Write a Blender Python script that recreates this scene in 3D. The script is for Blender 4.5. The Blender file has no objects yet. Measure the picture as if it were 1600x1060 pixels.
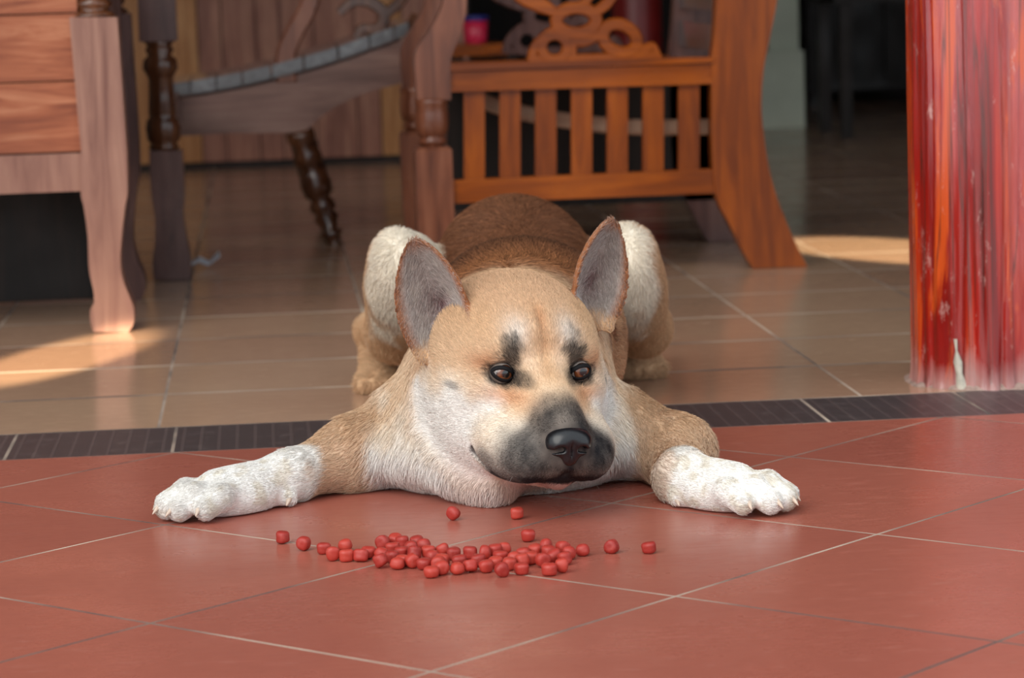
import bpy, bmesh, math, random
import numpy as np
from mathutils import Vector, Matrix

random.seed(7); RNG = np.random.default_rng(11)
SC = bpy.context.scene
COL = SC.collection

# ------------------------------------------------------------------ camera (fitted to the tile joints)
F_PX, W_PX, H_PX, CAM_H = 4568.0, 1600.0, 1060.0, 0.56256
FWD = np.array([0.08139991, 0.98865685, -0.12622077])
RGT = np.array([0.99575299, -0.08613453, -0.03250879])
UPV = np.array([0.043012, 0.1230385, 0.99146936])
CAM = np.array([0.0, 0.0, CAM_H])
cd = bpy.data.cameras.new('camera'); cam = bpy.data.objects.new('camera', cd); COL.objects.link(cam)
cd.sensor_fit = 'HORIZONTAL'; cd.sensor_width = 36.0; cd.lens = F_PX / W_PX * 36.0
cd.clip_start = 0.05; cd.clip_end = 200
cam.matrix_world = Matrix(((RGT[0], UPV[0], -FWD[0], 0), (RGT[1], UPV[1], -FWD[1], 0), (RGT[2], UPV[2], -FWD[2], CAM_H), (0, 0, 0, 1)))
cd.dof.use_dof = True; cd.dof.focus_distance = 2.98; cd.dof.aperture_fstop = 8.5
SC.camera = cam

# ------------------------------------------------------------------ sky, sun beams, exposure
SC.view_settings.view_transform = 'Standard'; SC.view_settings.look = 'None'
SC.view_settings.gamma = 1.0; SC.view_settings.use_curve_mapping = False
SC.view_settings.exposure = 0.0
wd = bpy.data.worlds.new('sky'); SC.world = wd; wd.use_nodes = True
bg = wd.node_tree.nodes['Background']
bg.inputs['Color'].default_value = (0.86, 0.94, 1.0, 1); bg.inputs['Strength'].default_value = 1.25

def look_rot(src, dst):
    return (Vector(dst) - Vector(src)).to_track_quat('-Z', 'Y').to_euler()

def sunbeam(name, target, az_deg, elev_deg, dist, half_w, power, blend=0.25, color=(1.0, 0.80, 0.52)):
    """low sun falling through a gap under the eaves: a narrow warm beam"""
    az, el = math.radians(az_deg), math.radians(elev_deg)
    src = Vector(target) + dist * Vector((-math.sin(az) * math.cos(el), -math.cos(az) * math.cos(el), math.sin(el)))
    l = bpy.data.lights.new(name, 'SPOT'); o = bpy.data.objects.new(name, l); COL.objects.link(o)
    l.energy = power; l.color = color; l.spot_size = 2 * math.atan(half_w / dist); l.spot_blend = blend
    l.shadow_soft_size = 0.02
    o.location = src; o.rotation_euler = look_rot(src, target)
    return o

sl = bpy.data.lights.new('sun', 'SUN'); so = bpy.data.objects.new('sun', sl); COL.objects.link(so)
sl.energy = 2.2; sl.angle = math.radians(55); sl.color = (1.0, .95, .88)          # hazy sun from the open court, front left
so.rotation_euler = look_rot((-2.0, -2.6, 2.6), (0, 0, 0))
# ------------------------------------------------------------------ pixel helpers: a pixel is only a direction
def ray(x, y): return FWD + (x - W_PX / 2) / F_PX * RGT + (H_PX / 2 - y) / F_PX * UPV
def ground(x, y, z=0.0):
    d = ray(x, y); return CAM + d * (z - CAM_H) / d[2]
def atY(x, y, Y):
    d = ray(x, y); return CAM + d * Y / d[1]
def on_plane(x, y, p0, n):
    d = ray(x, y); return CAM + d * (np.dot(np.array(p0) - CAM, n) / np.dot(d, n))
def lin(c):
    return tuple(((v / 255) / 12.92 if v / 255 <= 0.04045 else ((v / 255 + 0.055) / 1.055) ** 2.4) for v in c)
def lin4(c): return lin(c) + (1.0,)

sunbeam('sunbeam_left', tuple(ground(95, 560)), 18, 17, 7, .10, 16000, .35)
sunbeam('sunbeam_right', tuple(ground(1400, 392)), -22, 26, 7, .16, 10000, .15)
# ------------------------------------------------------------------ object helpers
def tag(o, label=None, cat=None, group=None, kind=None):
    if label: o['label'] = label
    if cat: o['category'] = cat
    if group: o['group'] = group
    if kind: o['kind'] = kind
    return o
def empty(name, loc, label, cat, group=None):
    o = bpy.data.objects.new(name, None); COL.objects.link(o); o.location = loc; o.empty_display_size = 0.05
    return tag(o, label, cat, group)
def link(name, me, mat, parent=None, smooth=False):
    o = bpy.data.objects.new(name, me); COL.objects.link(o)
    if mat is not None and not me.materials: me.materials.append(mat)
    if smooth: me.polygons.foreach_set('use_smooth', [True] * len(me.polygons))
    if parent is not None:
        o.parent = parent
        o.matrix_parent_inverse = Matrix.Translation(-Vector(parent.location)) if parent.type == 'EMPTY' else Matrix.Identity(4)
    return o
def bm_obj(name, bm, mat, parent=None, smooth=False, bevel=0.0, segs=2):
    if bevel > 0:
        bmesh.ops.bevel(bm, geom=[e for e in bm.edges if len(e.link_faces) == 2 and e.calc_face_angle(0) > 0.5], offset=bevel, segments=segs, affect='EDGES', clamp_overlap=True)
    bmesh.ops.recalc_face_normals(bm, faces=bm.faces)
    me = bpy.data.meshes.new(name); bm.to_mesh(me); bm.free()
    return link(name, me, mat, parent, smooth)
def add_box(bm, lo, hi):
    vs = [bm.verts.new((x, y, z)) for x in (lo[0], hi[0]) for y in (lo[1], hi[1]) for z in (lo[2], hi[2])]
    for q in ((0, 1, 3, 2), (4, 6, 7, 5), (0, 4, 5, 1), (2, 3, 7, 6), (0, 2, 6, 4), (1, 5, 7, 3)):
        bm.faces.new([vs[i] for i in q])
def box(name, lo, hi, mat, parent=None, bevel=0.003):
    bm = bmesh.new(); add_box(bm, lo, hi); return bm_obj(name, bm, mat, parent, bevel=bevel)
def add_prism(bm, pts, vec):
    """closed outline (3-D points) extruded by vec"""
    a = [bm.verts.new(tuple(p)) for p in pts]; b = [bm.verts.new(tuple(np.array(p) + np.array(vec))) for p in pts]
    n = len(a); bm.faces.new(a); bm.faces.new(b[::-1])
    for i in range(n): bm.faces.new((a[i], b[i], b[(i + 1) % n], a[(i + 1) % n]))
def prism(name, pts, vec, mat, parent=None, bevel=0.004):
    bm = bmesh.new(); add_prism(bm, pts, vec); return bm_obj(name, bm, mat, parent, bevel=bevel)
def add_lathe(bm, prof, base, axis=(0, 0, 1), n=24):
    """profile of (radius, distance along axis)"""
    ax = Vector(axis).normalized(); u = ax.orthogonal().normalized(); v = ax.cross(u); base = Vector(base)
    rings = []
    for r, t in prof:
        c = base + ax * t
        rings.append([bm.verts.new(c + (u * math.cos(2 * math.pi * k / n) + v * math.sin(2 * math.pi * k / n)) * max(r, 1e-4)) for k in range(n)])
    for i in range(len(rings) - 1):
        for k in range(n):
            bm.faces.new((rings[i][k], rings[i][(k + 1) % n], rings[i + 1][(k + 1) % n], rings[i + 1][k]))
    bm.faces.new(rings[0][::-1]); bm.faces.new(rings[-1])
def lathe(name, prof, base, mat, parent=None, axis=(0, 0, 1), n=24):
    bm = bmesh.new(); add_lathe(bm, prof, base, axis, n); return bm_obj(name, bm, mat, parent, smooth=True)
def smooth_path(pts, n=8, closed=False):
    P = [np.array(p, float) for p in pts]; out = []; m = len(P)
    for i in range(m if closed else m - 1):
        g = lambda k: P[k % m] if closed else P[min(max(k, 0), m - 1)]
        p0, p1, p2, p3 = g(i - 1), g(i), g(i + 1), g(i + 2)
        for t in np.linspace(0, 1, n, endpoint=False):
            out.append(0.5 * (2 * p1 + (p2 - p0) * t + (2 * p0 - 5 * p1 + 4 * p2 - p3) * t * t + (3 * p1 - p0 - 3 * p2 + p3) * t ** 3))
    if not closed: out.append(P[-1])
    return out
def add_ribbon(bm, path, width, thick, nrm, closed=False):
    """flat sawn bar that follows a path lying in the plane with normal nrm"""
    nrm = np.array(nrm, float); n = len(path); rings = []
    for i, p in enumerate(path):
        a = path[(i - 1) % n] if closed or i else path[0]; b = path[(i + 1) % n] if closed or i < n - 1 else path[-1]
        t = np.array(b) - np.array(a); t /= np.linalg.norm(t) + 1e-9
        s = np.cross(nrm, t); s /= np.linalg.norm(s) + 1e-9
        w = width[i] if hasattr(width, '__len__') else width
        prof = ((-.5, -.3), (-.38, -.5), (.38, -.5), (.5, -.3), (.5, .3), (.38, .5), (-.38, .5), (-.5, .3))
        rings.append([bm.verts.new(tuple(np.array(p) + s * w * q[0] + nrm * thick * q[1])) for q in prof])
    k = 8
    for i in range(n if closed else n - 1):
        A, B = rings[i], rings[(i + 1) % n]
        for j in range(k): bm.faces.new((A[j], A[(j + 1) % k], B[(j + 1) % k], B[j]))
    if not closed: bm.faces.new(rings[0][::-1]); bm.faces.new(rings[-1])
def add_tube(bm, path, radii, n=10):
    rings = []; m = len(path); prev = None
    for i, p in enumerate(path):
        t = np.array(path[min(i + 1, m - 1)]) - np.array(path[max(i - 1, 0)]); t /= np.linalg.norm(t) + 1e-9
        u = np.cross(t, prev if prev is not None and abs(np.dot(prev, t)) < .95 else (0, 0, 1) if abs(t[2]) < .9 else (1, 0, 0)); u /= np.linalg.norm(u) + 1e-9
        v = np.cross(t, u); prev = np.cross(u, t)
        r = radii[i] if hasattr(radii, '__len__') else radii
        rings.append([bm.verts.new(tuple(np.array(p) + (u * math.cos(2 * math.pi * k / n) + v * math.sin(2 * math.pi * k / n)) * r)) for k in range(n)])
    for i in range(m - 1):
        for k in range(n): bm.faces.new((rings[i][k], rings[i][(k + 1) % n], rings[i + 1][(k + 1) % n], rings[i + 1][k]))
    bm.faces.new(rings[0][::-1]); bm.faces.new(rings[-1])

# ------------------------------------------------------------------ materials
def new_mat(name):
    m = bpy.data.materials.new(name); m.use_nodes = True; nt = m.node_tree
    return m, nt, nt.nodes['Principled BSDF']
def N(nt, t, **kw):
    n = nt.nodes.new(t)
    for k, v in kw.items(): setattr(n, k, v)
    return n
def ramp(nt, stops):
    r = N(nt, 'ShaderNodeValToRGB'); e = r.color_ramp.elements
    while len(e) < len(stops): e.new(0.5)
    for i, (p, c) in enumerate(stops): e[i].position = p; e[i].color = c if len(c) == 4 else tuple(c) + (1,)
    return r
def coords(nt, scale=(1, 1, 1), space='Object', rot=(0, 0, 0)):
    tc = N(nt, 'ShaderNodeTexCoord'); mp = N(nt, 'ShaderNodeMapping')
    mp.inputs['Scale'].default_value = scale; mp.inputs['Rotation'].default_value = rot
    if space == 'World':
        g = N(nt, 'ShaderNodeNewGeometry'); nt.links.new(g.outputs['Position'], mp.inputs['Vector'])
    else: nt.links.new(tc.outputs[space], mp.inputs['Vector'])
    return mp.outputs['Vector']
def noise(nt, vec, scale, detail=4, rough=0.55, dist=0.0):
    n = N(nt, 'ShaderNodeTexNoise'); n.inputs['Scale'].default_value = scale; n.inputs['Detail'].default_value = detail
    n.inputs['Roughness'].default_value = rough; n.inputs['Distortion'].default_value = dist
    nt.links.new(vec, n.inputs['Vector']); return n.outputs['Fac']
def mix(nt, fac, a, b, mode='MIX'):
    m = N(nt, 'ShaderNodeMix', data_type='RGBA', blend_type=mode)
    for sock, v in ((m.inputs[0], fac), (m.inputs[6], a), (m.inputs[7], b)):
        if isinstance(v, (int, float)): sock.default_value = v
        elif isinstance(v, tuple): sock.default_value = v if len(v) == 4 else v + (1,)
        else: nt.links.new(v, sock)
    return m.outputs[2]
def mrange(nt, v, a, b, c=0.0, d=1.0):
    m = N(nt, 'ShaderNodeMapRange'); nt.links.new(v, m.inputs['Value'])
    for k, x in zip(('From Min', 'From Max', 'To Min', 'To Max'), (a, b, c, d)): m.inputs[k].default_value = x
    return m.outputs['Result']
def bump(nt, h, bsdf, strength=0.3, dist=0.002):
    b = N(nt, 'ShaderNodeBump'); b.inputs['Strength'].default_value = strength; b.inputs['Distance'].default_value = dist
    nt.links.new(h, b.inputs['Height']); nt.links.new(b.outputs['Normal'], bsdf.inputs['Normal'])

def wood(name, dark, mid, light, axis=0, rough=0.35, scale=14, wear=None, coat=0.0, space='World', wear_at=(.6, .72)):
    m, nt, b = new_mat(name)
    s = [9.0, 9.0, 9.0]; s[axis] = 0.8
    v = coords(nt, tuple(s), space)
    g = noise(nt, v, scale / 4, 6, 0.6, 1.2)
    r = ramp(nt, [(0.3, lin4(dark)), (0.5, lin4(mid)), (0.72, lin4(light))]); nt.links.new(g, r.inputs['Fac'])
    v2 = coords(nt, (1, 1, 1), space); blot = noise(nt, v2, 5.0, 3)
    c = mix(nt, mrange(nt, blot, .35, .7, 0, .55), r.outputs['Color'], lin4(dark), 'MIX')
    if wear:
        w = noise(nt, coords(nt, tuple(x * .45 for x in s), space), 9, 8, .7)
        c = mix(nt, mrange(nt, w, wear_at[0], wear_at[1]), c, lin4(wear))
    nt.links.new(c, b.inputs['Base Color'])
    nt.links.new(mrange(nt, blot, .3, .7, rough * .75, rough * 1.3), b.inputs['Roughness'])
    b.inputs['Coat Weight'].default_value = coat; b.inputs['Coat Roughness'].default_value = 0.12; b.inputs['Specular IOR Level'].default_value = .32
    bump(nt, g, b, 0.25, 0.001)
    return m
def plain(name, col, rough=0.5, spec=0.5, var=0.12, scale=30, coat=0.0):
    m, nt, b = new_mat(name)
    n = noise(nt, coords(nt), scale, 4)
    c = mix(nt, mrange(nt, n, .3, .7, 0, 1), tuple(x * (1 - var) for x in lin(col)), tuple(min(1, x * (1 + var)) for x in lin(col)))
    nt.links.new(c, b.inputs['Base Color']); b.inputs['Roughness'].default_value = rough
    b.inputs['Specular IOR Level'].default_value = spec; b.inputs['Coat Weight'].default_value = coat
    return m
def obj_random(nt):
    return N(nt, 'ShaderNodeObjectInfo').outputs['Random']

def tile_mat(name, c1, c2, c3, rough, scuff, scuff_amt, grain=0.0, spec=0.5):
    m, nt, b = new_mat(name)
    r = obj_random(nt)
    rp = ramp(nt, [(0.0, lin4(c1)), (0.5, lin4(c2)), (1.0, lin4(c3))]); nt.links.new(r, rp.inputs['Fac'])
    v = coords(nt, (1, 1, 1), 'World')
    big = noise(nt, v, 4.5, 5, .6); fine = noise(nt, v, 60, 5, .65)
    c = mix(nt, mrange(nt, big, .3, .7, 0, .5), rp.outputs['Color'], tuple(x * .8 for x in lin(c1)))
    sv = coords(nt, (2.2, 9.0, 1), 'World', (0, 0, .25)); sc = noise(nt, sv, 9, 8, .72)
    c = mix(nt, mrange(nt, sc, .58, .8, 0, scuff_amt), c, lin4(scuff))
    c = mix(nt, mrange(nt, fine, .35, .65, 0, .14), c, tuple(x * .6 for x in lin(c1)))
    nt.links.new(c, b.inputs['Base Color'])
    a = mrange(nt, big, .3, .7, rough * .8, rough * 1.25)
    rr = N(nt, 'ShaderNodeMath', operation='ADD'); nt.links.new(a, rr.inputs[0]); nt.links.new(mrange(nt, sc, .5, .8, 0, .2), rr.inputs[1])
    nt.links.new(rr.outputs[0], b.inputs['Roughness']); b.inputs['Specular IOR Level'].default_value = spec
    bump(nt, big, b, 0.08, 0.004)
    return m

M = {}
M['tan_tile'] = tile_mat('tan_glazed_tile', (184, 144, 118), (198, 160, 132), (204, 170, 140), 0.15, (190, 172, 148), .25)
M['red_tile'] = tile_mat('red_terracotta_tile', (166, 92, 77), (174, 98, 82), (180, 104, 86), 0.28, (205, 165, 150), .4, spec=.5)
def dark_tile():
    m, nt, b = new_mat('dark_embossed_tile')
    v = coords(nt, (1, 1, 1), 'Object')
    br = N(nt, 'ShaderNodeTexBrick'); br.offset = 0.0
    br.inputs['Scale'].default_value = 1.0; br.inputs['Brick Width'].default_value = .022; br.inputs['Row Height'].default_value = .012
    br.inputs['Mortar Size'].default_value = .0025; br.inputs['Mortar Smooth'].default_value = .4
    br.inputs['Color1'].default_value = lin4((66, 58, 60)); br.inputs['Color2'].default_value = lin4((60, 53, 54)); br.inputs['Mortar'].default_value = lin4((84, 74, 74))
    nt.links.new(v, br.inputs['Vector'])
    d = noise(nt, v, 40, 5); c = mix(nt, mrange(nt, d, .55, .75, 0, .35), br.outputs['Color'], lin4((128, 116, 112)))
    nt.links.new(c, b.inputs['Base Color']); b.inputs['Roughness'].default_value = .42
    bump(nt, br.outputs['Fac'], b, .5, .0015)
    return m
M['dark_tile'] = dark_tile()
def grout():
    m, nt, b = new_mat('worn_grout')
    v = coords(nt, (1, 1, 1), 'World'); n = noise(nt, v, 3.2, 3, .6)
    r = ramp(nt, [(.40, lin4((92, 82, 78))), (.52, lin4((158, 140, 126))), (.68, lin4((206, 190, 170)))]); nt.links.new(n, r.inputs['Fac'])
    nt.links.new(r.outputs['Color'], b.inputs['Base Color']); b.inputs['Roughness'].default_value = .9
    return m
M['grout'] = grout()
M['plaster'] = plain('aged_plaster', (150, 150, 138), .8, .3, .15, 6)
M['pale_pillar'] = plain('pale_green_plaster', (196, 202, 184), .75, .3, .08, 8)
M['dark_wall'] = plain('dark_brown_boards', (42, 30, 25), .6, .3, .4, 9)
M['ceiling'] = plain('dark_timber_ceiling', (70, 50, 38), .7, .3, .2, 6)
M['wood_wall'] = wood('red_brown_panel_boards', (128, 82, 68), (166, 112, 92), (196, 144, 118), 2, .4)
M['wood_wall2'] = wood('tan_panel_boards', (160, 104, 60), (192, 134, 84), (212, 162, 112), 2, .4)
M['orange'] = wood('orange_varnished_wood', (104, 44, 2), (152, 72, 4), (184, 94, 12), 0, .3, coat=.15)
M['orange_v'] = wood('orange_varnished_wood_upright', (98, 40, 2), (146, 68, 4), (178, 90, 12), 2, .3, coat=.15)
M['brown_v'] = wood('red_brown_worn_upright_wood', (96, 54, 38), (136, 80, 56), (160, 104, 78), 2, .3, wear=(176, 150, 134), coat=.4, wear_at=(.66, .8))
M['grey_brown'] = wood('dull_grey_brown_wood', (106, 76, 68), (146, 110, 98), (172, 136, 122), 0, .36, wear=(168, 148, 130), wear_at=(.7, .85), coat=.2)
M['slat_sky_grey'] = wood('sky_grey_glossy_slats', (84, 80, 80), (112, 110, 112), (140, 138, 140), 1, .2, coat=.8)  # grey base colour holds the sky's reflection on the slats
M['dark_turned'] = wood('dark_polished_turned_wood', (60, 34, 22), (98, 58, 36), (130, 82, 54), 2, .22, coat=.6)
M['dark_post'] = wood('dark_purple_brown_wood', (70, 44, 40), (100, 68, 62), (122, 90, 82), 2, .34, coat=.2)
M['plank'] = wood('orange_red_plank_wood', (112, 58, 42), (166, 98, 68), (200, 138, 104), 0, .42, scale=16, wear=(186, 150, 126), wear_at=(.68, .85))
M['leg_pale'] = wood('faded_pinkish_wood', (122, 84, 74), (152, 112, 98), (174, 134, 116), 2, .46, wear=(214, 188, 150), wear_at=(.68, .8))
M['light_rail'] = wood('light_raw_wood', (180, 136, 110), (206, 166, 138), (220, 186, 160), 0, .5)
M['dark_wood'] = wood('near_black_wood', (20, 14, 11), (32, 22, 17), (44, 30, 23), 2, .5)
M['pink_plastic'] = plain('pink_red_plastic', (214, 40, 76), .35, .5, .06)
M['blue_plastic'] = plain('dark_blue_plastic', (40, 44, 120), .35, .5, .06)
M['paper'] = plain('white_paper', (214, 222, 232), .7, .3, .04)
M['dark_red'] = plain('dark_red_paint', (112, 26, 24), .35, .5, .2, 10)

# ------------------------------------------------------------------ the setting
Y0, BANDW, X0, TAN, DX0, DP = 3.672, 0.1966, -0.14877, 0.30, -0.3253, 0.19932
BAND_Y = Y0 - BANDW
JW = 0.0019            # half the joint width
TT = 0.010             # tile thickness

floor = box('floor', (-4.0, -4.0, -0.08), (5.0, 12.0, -0.00012), M['grout'], bevel=0); tag(floor, kind='structure')

def tile_mesh(name, poly, mat):
    bm = bmesh.new()
    top = [bm.verts.new((x, y, 0.0)) for x, y in poly]
    cx = sum(p[0] for p in poly) / len(poly); cy = sum(p[1] for p in poly) / len(poly)
    def out(x, y, k):
        d = math.hypot(x - cx, y - cy) + 1e-6; return x + (x - cx) / d * k, y + (y - cy) / d * k
    mid = [bm.verts.new(out(x, y, 0.0006) + (-.00010,)) for x, y in poly]
    low = [bm.verts.new(out(x, y, 0.0006) + (-TT,)) for x, y in poly]
    n = len(poly); bm.faces.new(top)
    for i in range(n):
        j = (i + 1) % n
        bm.faces.new((top[i], mid[i], mid[j], top[j])); bm.faces.new((mid[i], low[i], low[j], mid[j]))
    bmesh.ops.recalc_face_normals(bm, faces=bm.faces)
    if bm.faces[0].normal.z < 0: bmesh.ops.reverse_faces(bm, faces=bm.faces)
    me = bpy.data.meshes.new(name); bm.to_mesh(me); bm.free(); me.materials.append(mat); return me
def place(name, me, loc):
    o = bpy.data.objects.new(name, me); COL.objects.link(o); o.location = loc; o.parent = floor; return o

a = TAN / 2 - JW - 0.0006
ay = TAN / 2 - .0062; a_t = a; TAN_DONE = set()  # row joints widened to stand in for glints off the tile edges
tan_me = tile_mesh('tile', [(-a, -ay), (a, -ay), (a, ay), (-a, ay)], M['tan_tile'])
for r in range(0, 20):
    yc = Y0 + TAN * (r + .5)
    left, right = atY(-60, 300, yc)[0], atY(1660, 300, yc)[0]
    for c in range(int((left - X0) / TAN) - 2, int((right - X0) / TAN) + 2):
        place('tile', tan_me, (X0 + TAN * (c + .5), yc, 0)); TAN_DONE.add((r, c))
a = DP / 2 - JW - 0.0006; bb = BANDW / 2 - .001
dk_me = tile_mesh('border_tile', [(-a, -bb), (a, -bb), (a, bb), (-a, bb)], M['dark_tile'])
for c in range(-3, 11):
    place('border_tile', dk_me, (DX0 + DP * (c + .5), Y0 - BANDW / 2, 0))

def tile_field(name, cells, mat, parent=None):
    vs, fs = [], []
    for q in cells:
        k = len(vs); vs += [(x, y, 0.0) for x, y in q] + [(x, y, -TT) for x, y in q]
        fs += [(k, k + 1, k + 2, k + 3)] + [(k + i, k + 4 + i, k + 4 + (i + 1) % 4, k + (i + 1) % 4) for i in range(4)]
    me = bpy.data.meshes.new(name); me.from_pydata(vs, [], fs); return tag(link(name, me, mat, floor), kind='stuff')
tile_field('outer_tiles', [[(X0 + TAN * (c + .5) + sx * a_t, Y0 + TAN * (r + .5) + sy * ay) for sx, sy in ((-1, -1), (1, -1), (1, 1), (-1, 1))]
                           for r in range(27) for c in range(-12, 17) if (r, c) not in TAN_DONE], M['tan_tile'])
tile_field('outer_border_tiles', [[(DX0 + DP * (c + .5) + sx * a, Y0 - BANDW / 2 + sy * bb) for sx, sy in ((-1, -1), (1, -1), (1, 1), (-1, 1))] for c in range(-16, 25) if not -3 <= c < 11], M['dark_tile'])

def clip(poly, f):
    out = []
    for i in range(len(poly)):
        p, q = poly[i], poly[(i + 1) % len(poly)]; fp, fq = f(p), f(q)
        if fp >= 0: out.append(p)
        if (fp >= 0) != (fq >= 0):
            t = fp / (fp - fq); out.append((p[0] + t * (q[0] - p[0]), p[1] + t * (q[1] - p[1])))
    return out
ANG, RP, B0, A0 = 0.78802, 0.32993, 2.53568, 0.39799
ca, sa = math.cos(ANG), math.sin(ANG)
hr = RP / 2 - .0015 - 0.0006
red_full = tile_mesh('terrace_tile', [(ca * u - sa * v, sa * u + ca * v) for u, v in ((-hr, -hr), (hr, -hr), (hr, hr), (-hr, hr))], M['red_tile'])
RED_OUT = []
for i in range(-14, 24):
    for j in range(-20, 16):
        u, v = A0 + RP * (i + .5), B0 + RP * (j + .5)
        cx, cy = ca * u - sa * v, sa * u + ca * v
        if not (-1.3 < cx < 1.9 and 1.2 < cy < BAND_Y + .24):
            if -3.6 < cx < 4.2 and 1.2 < cy < BAND_Y - .24: RED_OUT.append([(cx + ca * p - sa * q, cy + sa * p + ca * q) for p, q in ((-hr, -hr), (hr, -hr), (hr, hr), (-hr, hr))])
            continue
        poly = [(cx + ca * p - sa * q, cy + sa * p + ca * q) for p, q in ((-hr, -hr), (hr, -hr), (hr, hr), (-hr, hr))]
        if max(p[1] for p in poly) < BAND_Y - .001:
            place('terrace_tile', red_full, (cx, cy, 0))
        else:
            pc = clip(poly, lambda p: BAND_Y - .0015 - p[1])
            if len(pc) >= 3:
                mx = sum(p[0] for p in pc) / len(pc); my = sum(p[1] for p in pc) / len(pc)
                place('terrace_tile', tile_mesh('terrace_tile', [(p[0] - mx, p[1] - my) for p in pc], M['red_tile']), (mx, my, 0))
tile_field('outer_terrace_tiles', RED_OUT, M['red_tile'])
# terrace and rooms beyond the frame: plain screed of the same colours
tag(box('floor_terrace', (-4, -4, -.07), (5, 1.15, -.0005), M['red_tile'], bevel=0), kind='structure')

WALL_Y = 8.7
tag(box('ceiling', (-4, 3.1, 2.9), (5, 12.0, 3.0), M['ceiling'], bevel=0), kind='structure')
tag(box('wall_left', (-4.1, 3.6, 0), (-4.0, 12.0, 2.9), M['plaster'], bevel=0), kind='structure')
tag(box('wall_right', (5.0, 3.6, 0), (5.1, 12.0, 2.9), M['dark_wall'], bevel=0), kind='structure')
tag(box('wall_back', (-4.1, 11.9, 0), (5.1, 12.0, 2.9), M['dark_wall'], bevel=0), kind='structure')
pw = box('wall_panelled', (-4.0, WALL_Y, 0), (0.62, WALL_Y + .06, 2.9), M['dark_wood'], bevel=0); tag(pw, kind='structure')
x = -1.9; k = 0
while x < 0.60:
    w = random.choice((.07, .085, .1, .12)); x1 = min(x + w, .615)
    o = box('board', (x, WALL_Y - random.uniform(.014, .022), .02), (x1 - .004, WALL_Y, 2.85), M['wood_wall'] if random.random() < .62 else M['wood_wall2'], pw, bevel=.003)
    x = x1; k += 1
# pale pillar with a wider plinth far back
pX0, pX1 = atY(1203, 150, 9.72)[0], atY(1250, 150, 9.72)[0]
tag(box('trim_1', (pX0, 9.72, .03), (pX1, 9.92, 2.9), M['pale_pillar'], bevel=.006), kind='structure')
pl0, pl1 = atY(1180, 150, 9.66)[0], atY(1257, 150, 9.66)[0]
zt = atY(1220, 80, 9.66)[2]
tag(box('trim_2', (pl0, 9.66, 0), (pl1, 9.98, zt), M['pale_pillar'], bevel=.006), kind='structure')
# ------------------------------------------------------------------ red column at the edge of the terrace
def column_mat():
    m, nt, b = new_mat('peeling_red_paint')
    v = coords(nt, (26, 26, 1.5), 'Object'); v2 = coords(nt, (9, 9, 1.1), 'Object'); v3 = coords(nt, (1, 1, 1), 'Object')
    st = noise(nt, v, 1.0, 6, .6, .4); st2 = noise(nt, v2, 1.3, 5, .6, .6)
    r = ramp(nt, [(.32, lin4((66, 12, 10))), (.43, lin4((136, 15, 10))), (.55, lin4((172, 26, 12))), (.66, lin4((206, 72, 18)))]); nt.links.new(st, r.inputs['Fac'])
    c = mix(nt, mrange(nt, st2, .45, .6, 0, .4), r.outputs['Color'], lin4((126, 14, 16)))
    pink_sheen = noise(nt, coords(nt, (13, 13, 1.4), 'Object'), 1.0, 7, .65); c = mix(nt, mrange(nt, pink_sheen, .50, .62, 0, .45), c, lin4((206, 112, 110)))  # pink streaks put the bright sky highlight into the paint colour
    lite = noise(nt, coords(nt, (20, 20, 2.6), 'Object'), 1.1, 6, .6, .8); c = mix(nt, mrange(nt, lite, .57, .64, 0, .85), c, lin4((214, 84, 24)))
    chips = noise(nt, coords(nt, (30, 30, 9), 'Object'), 1.6, 8, .75)
    c = mix(nt, mrange(nt, chips, .60, .67, 0, .5), c, lin4((222, 182, 172)))
    cr = N(nt, 'ShaderNodeTexNoise'); cr.inputs['Scale'].default_value = 1.0; cr.inputs['Detail'].default_value = 3
    nt.links.new(coords(nt, (34, 34, .8), 'Object'), cr.inputs['Vector'])
    crack = mrange(nt, cr.outputs['Fac'], .485, .5, 0, 1); crack2 = mrange(nt, cr.outputs['Fac'], .5, .515, 1, 0)
    mm = N(nt, 'ShaderNodeMath', operation='MULTIPLY'); nt.links.new(crack, mm.inputs[0]); nt.links.new(crack2, mm.inputs[1])
    c = mix(nt, mrange(nt, mm.outputs[0], 0, 1, 0, .8), c, lin4((84, 34, 26)))
    # cement dust and bare grey wood creeping up from the foot
    sep = N(nt, 'ShaderNodeSeparateXYZ'); nt.links.new(v3, sep.inputs[0])
    foot = mrange(nt, sep.outputs['Z'], 0.0, .075, .6, 0)
    ad = N(nt, 'ShaderNodeMath', operation='ADD'); nt.links.new(foot, ad.inputs[0]); nt.links.new(mrange(nt, st, .3, .7, -.25, .3), ad.inputs[1])
    c = mix(nt, mrange(nt, ad.outputs[0], .3, .6, 0, .85), c, lin4((172, 128, 122)))
    nt.links.new(c, b.inputs['Base Color'])
    rr = N(nt, 'ShaderNodeMath', operation='MAXIMUM'); nt.links.new(mrange(nt, st2, .3, .7, .12, .34), rr.inputs[0]); nt.links.new(mrange(nt, ad.outputs[0], .2, .5, 0, .8), rr.inputs[1])
    nt.links.new(rr.outputs[0], b.inputs['Roughness'])
    bump(nt, st, b, .9, .006)
    b.inputs['Coat Weight'].default_value = 1; b.inputs['Coat Roughness'].default_value = .14; b.inputs['Specular IOR Level'].default_value = .8
    return m
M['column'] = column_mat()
colx, coly, colr = 0.942, 3.772, 0.100
cr_root = empty('wooden_column', (colx, coly, 0), 'thick round wooden column with cracked glossy red paint at the right edge', 'column')
nA, zs = 240, np.concatenate([np.linspace(0, .3, 40), np.linspace(.3, 2.9, 160)[1:]])
ang = np.linspace(0, 2 * np.pi, nA, endpoint=False)
ridge = np.zeros(nA); rg = np.random.default_rng(5)
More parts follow.
